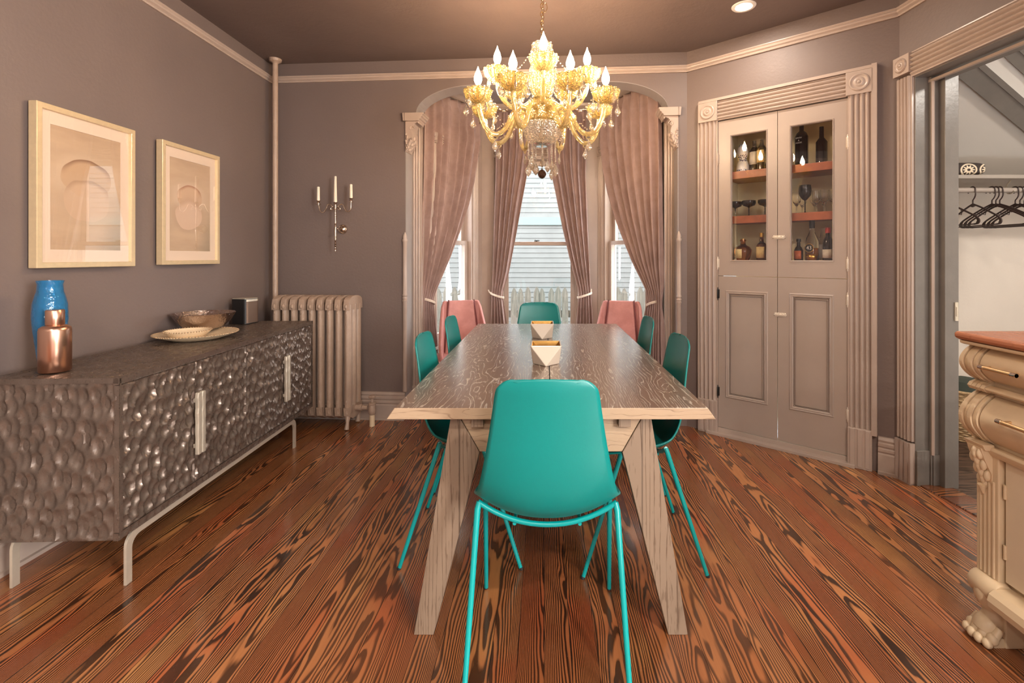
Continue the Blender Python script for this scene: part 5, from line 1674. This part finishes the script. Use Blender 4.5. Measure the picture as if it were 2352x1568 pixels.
    for a, r, zc, x, y, ar in up:
        garland(t, [(.048 * math.cos(a), .048 * math.sin(a), 2.355), (x * .5, y * .5, 2.24), (x * .82, y * .82, zc + .035)])
    for k in range(8):
        a = R(45 * k)
        garland(t, [(.06 * math.cos(a), .06 * math.sin(a), 2.09), (.16 * math.cos(a), .16 * math.sin(a), 1.985), (.25 * math.cos(a + .39), .25 * math.sin(a + .39), 1.90)])
    # skirt of strands under the bowl, ending in drops
    for ring_, n, r, z0, ln in ((0, 8, .088, 1.868, .115), (1, 3, .036, 1.838, .075)):
        for k in range(n):
            a = 2 * PI * (k + .3 * ring_) / n if ring_ else 2 * PI * ((k // 2) + .5) / 4 + (.16 if k % 2 else -.16)
            x, y = r * math.cos(a), r * math.sin(a)
            L = ln * (1 + .25 * math.sin(k * 2.1))
            b = B()
            for m in range(int(L / .0095)): b.ball((x, y, z0 - m * .0095), .0045, 6, 4)
            b.build('bead_strand', C_, t, fix=False)
            hang(t, x, y, z0 - L, .066, .020, a)
    for k in range(6):
        a = 2 * PI * k / 6; hang(t, .052 * math.cos(a), .052 * math.sin(a), 2.366, .040, .009, a)
    b = B()
    for m in range(7): b.ball((0, 0, 1.832 - m * .0095), .0042, 6, 4)
    b.build('bead_strand', C_, t, fix=False)
    hang(t, 0, 0, 1.770, .05, .014)
    b = B(); b.lathe([(1e-6, 1.712), (.006, 1.7095), (.016, 1.702), (.0225, 1.690), (.0225, 1.680), (.016, 1.668), (.006, 1.661), (1e-6, 1.660)], 10, smooth=False); b.ball((0, 0, 1.715), .004, 6, 4)
    b.build('crystal_ball', M['crystaldark'], t)
M['sleeve'] = simple('amber candle sleeve', srgb(240, 190, 110), .4, Subsurface_Weight=.2)
M['crystaldark'] = crystal('smoky faceted ball', srgb(96, 60, 44), .1, .8)
chandelier()

# ================================================================== OUTDOORS
b = MB(); b.box(-14, 14, 4.9, 22, -.75, -.70); tag(b.build('outdoor_ground', M['groundout'], kind='structure'))
t = thing('picket_fence', 'weathered grey wooden picket fence outside the bay windows', 'fence', (0, 6.3, -.70))
pm = None
for i in range(64):
    x = -3.15 + i * .098
    if pm is None:
        b = MB(); w = .041
        b.ext([(-w, 0), (-w, 1.46), (-w * .75, 1.49), (-w * .4, 1.53), (0, 1.548), (w * .4, 1.53), (w * .75, 1.49), (w, 1.46), (w, 0)], 'y', 0, .02)
        o = b.build('picket', M['picket'], t); pm = o
    else:
        o = pm.copy(); COL.objects.link(o); o.parent = t
    o.location = (x + .004 * math.sin(i * 3.1), 0, .012 * math.sin(i * 1.7)); o.rotation_euler = (0, R(.5 * math.sin(i * 2.3)), 0)
for z in (.35, 1.15):
    b = MB(); b.box(-3.2, 3.1, .02, .06, z, z + .09); b.build('fence_rail', M['picket'], t)
t = thing('neighbouring_house', 'white clapboard house wall beyond the picket fence', 'house', (0, 8.6, -.70))
def clap(b, x0, x1, z0, z1, st=.088):
    z = z0
    while z < z1:
        b.ext([(-.016, z), (-.004, z + st), (.02, z + st), (.02, z)], 'x', x0, x1); z += st
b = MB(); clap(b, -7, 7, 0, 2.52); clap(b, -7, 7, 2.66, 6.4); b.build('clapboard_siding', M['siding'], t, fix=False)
b = MB(); b.box(-7, 7, -.05, .02, 2.52, 2.60); b.box(-7, 7, -.03, .02, 2.60, 2.66); b.build('belt_board', M['sidingtrim'], t)
b = MB(); b.box(-2.22, -2.05, -.04, .02, 0, 6.4); b.build('corner_board', M['sidingtrim'], t)
b = MB(); b.box(-2.05, -.95, -.035, .0, .95, 1.02); b.build('corner_board', M['sidingtrim'], t)

# ================================================================== LIGHT
w = bpy.data.worlds.new('World'); S.world = w; w.use_nodes = True
bg = w.node_tree.nodes['Background']; bg.inputs[0].default_value = (.93, .97, 1.0, 1); bg.inputs[1].default_value = 6.5
def area(name, loc, rot, size, power, col, shape='RECTANGLE', sy=None, spread=PI):
    l = bpy.data.lights.new(name, 'AREA'); l.energy = power; l.color = col; l.shape = shape; l.size = size; l.spread = spread
    if sy: l.size_y = sy
    o = bpy.data.objects.new(name, l); COL.objects.link(o); o.location = loc; o.rotation_euler = rot; return o
# lamp of the recessed light in view, plus added fill lamps behind the camera
for i, (x, y) in enumerate(((1.2, 2.88), (-1.2, -.4), (1.2, -.4), (0, -1.6), (-1.3, -2.6), (1.5, -2.6))):
    area('recessed_and_fill_lamp', (x, y, H - .012), (0, 0, 0), .09, 6 if i == 0 else (10 if x < -1 else 38), (1, .87, .74), 'DISK')
# area lamps added high outside the three bay windows, boosting the sky light
for fr, xm in ((BL, .435), (BC, .553), (BR, .41)):
    p = W2(fr, xm, 1.7, 3.35)
    a = fr[1]
    area('bay_daylight', p, (R(55), 0, a + PI), 1.3, 110, (.92, .96, 1.0), 'RECTANGLE', .8)
# added fill lamp in the unseen side opening behind the camera
area('side_opening_fill', W2(WR, 3.75, .10, 1.5), (R(90), 0, WR[1] + PI), 1.45, 175, (1, .95, .90), 'RECTANGLE', 1.45)
# unseen area lamp brightening the hall
area('hall_area_lamp', (3.2, 1.6, 2.6), (0, 0, 0), .3, 22, (1, .92, .82), 'DISK')

# ================================================================== CAMERA
cam = bpy.data.cameras.new('Camera'); co = bpy.data.objects.new('Camera', cam); COL.objects.link(co)
cam.sensor_fit = 'HORIZONTAL'; cam.sensor_width = 36; cam.lens = 36 * F / 2352
cam.shift_x = (1176 - CX) / 2352; cam.shift_y = -(784 - HY) / 2352
cam.clip_start = .02
co.location = (0, 0, CZ); co.rotation_euler = (PI / 2, 0, 0)
S.camera = co
S.view_settings.view_transform = 'Standard'; S.view_settings.look = 'None'; S.view_settings.gamma = 1; S.view_settings.use_curve_mapping = False
S.view_settings.exposure = .75
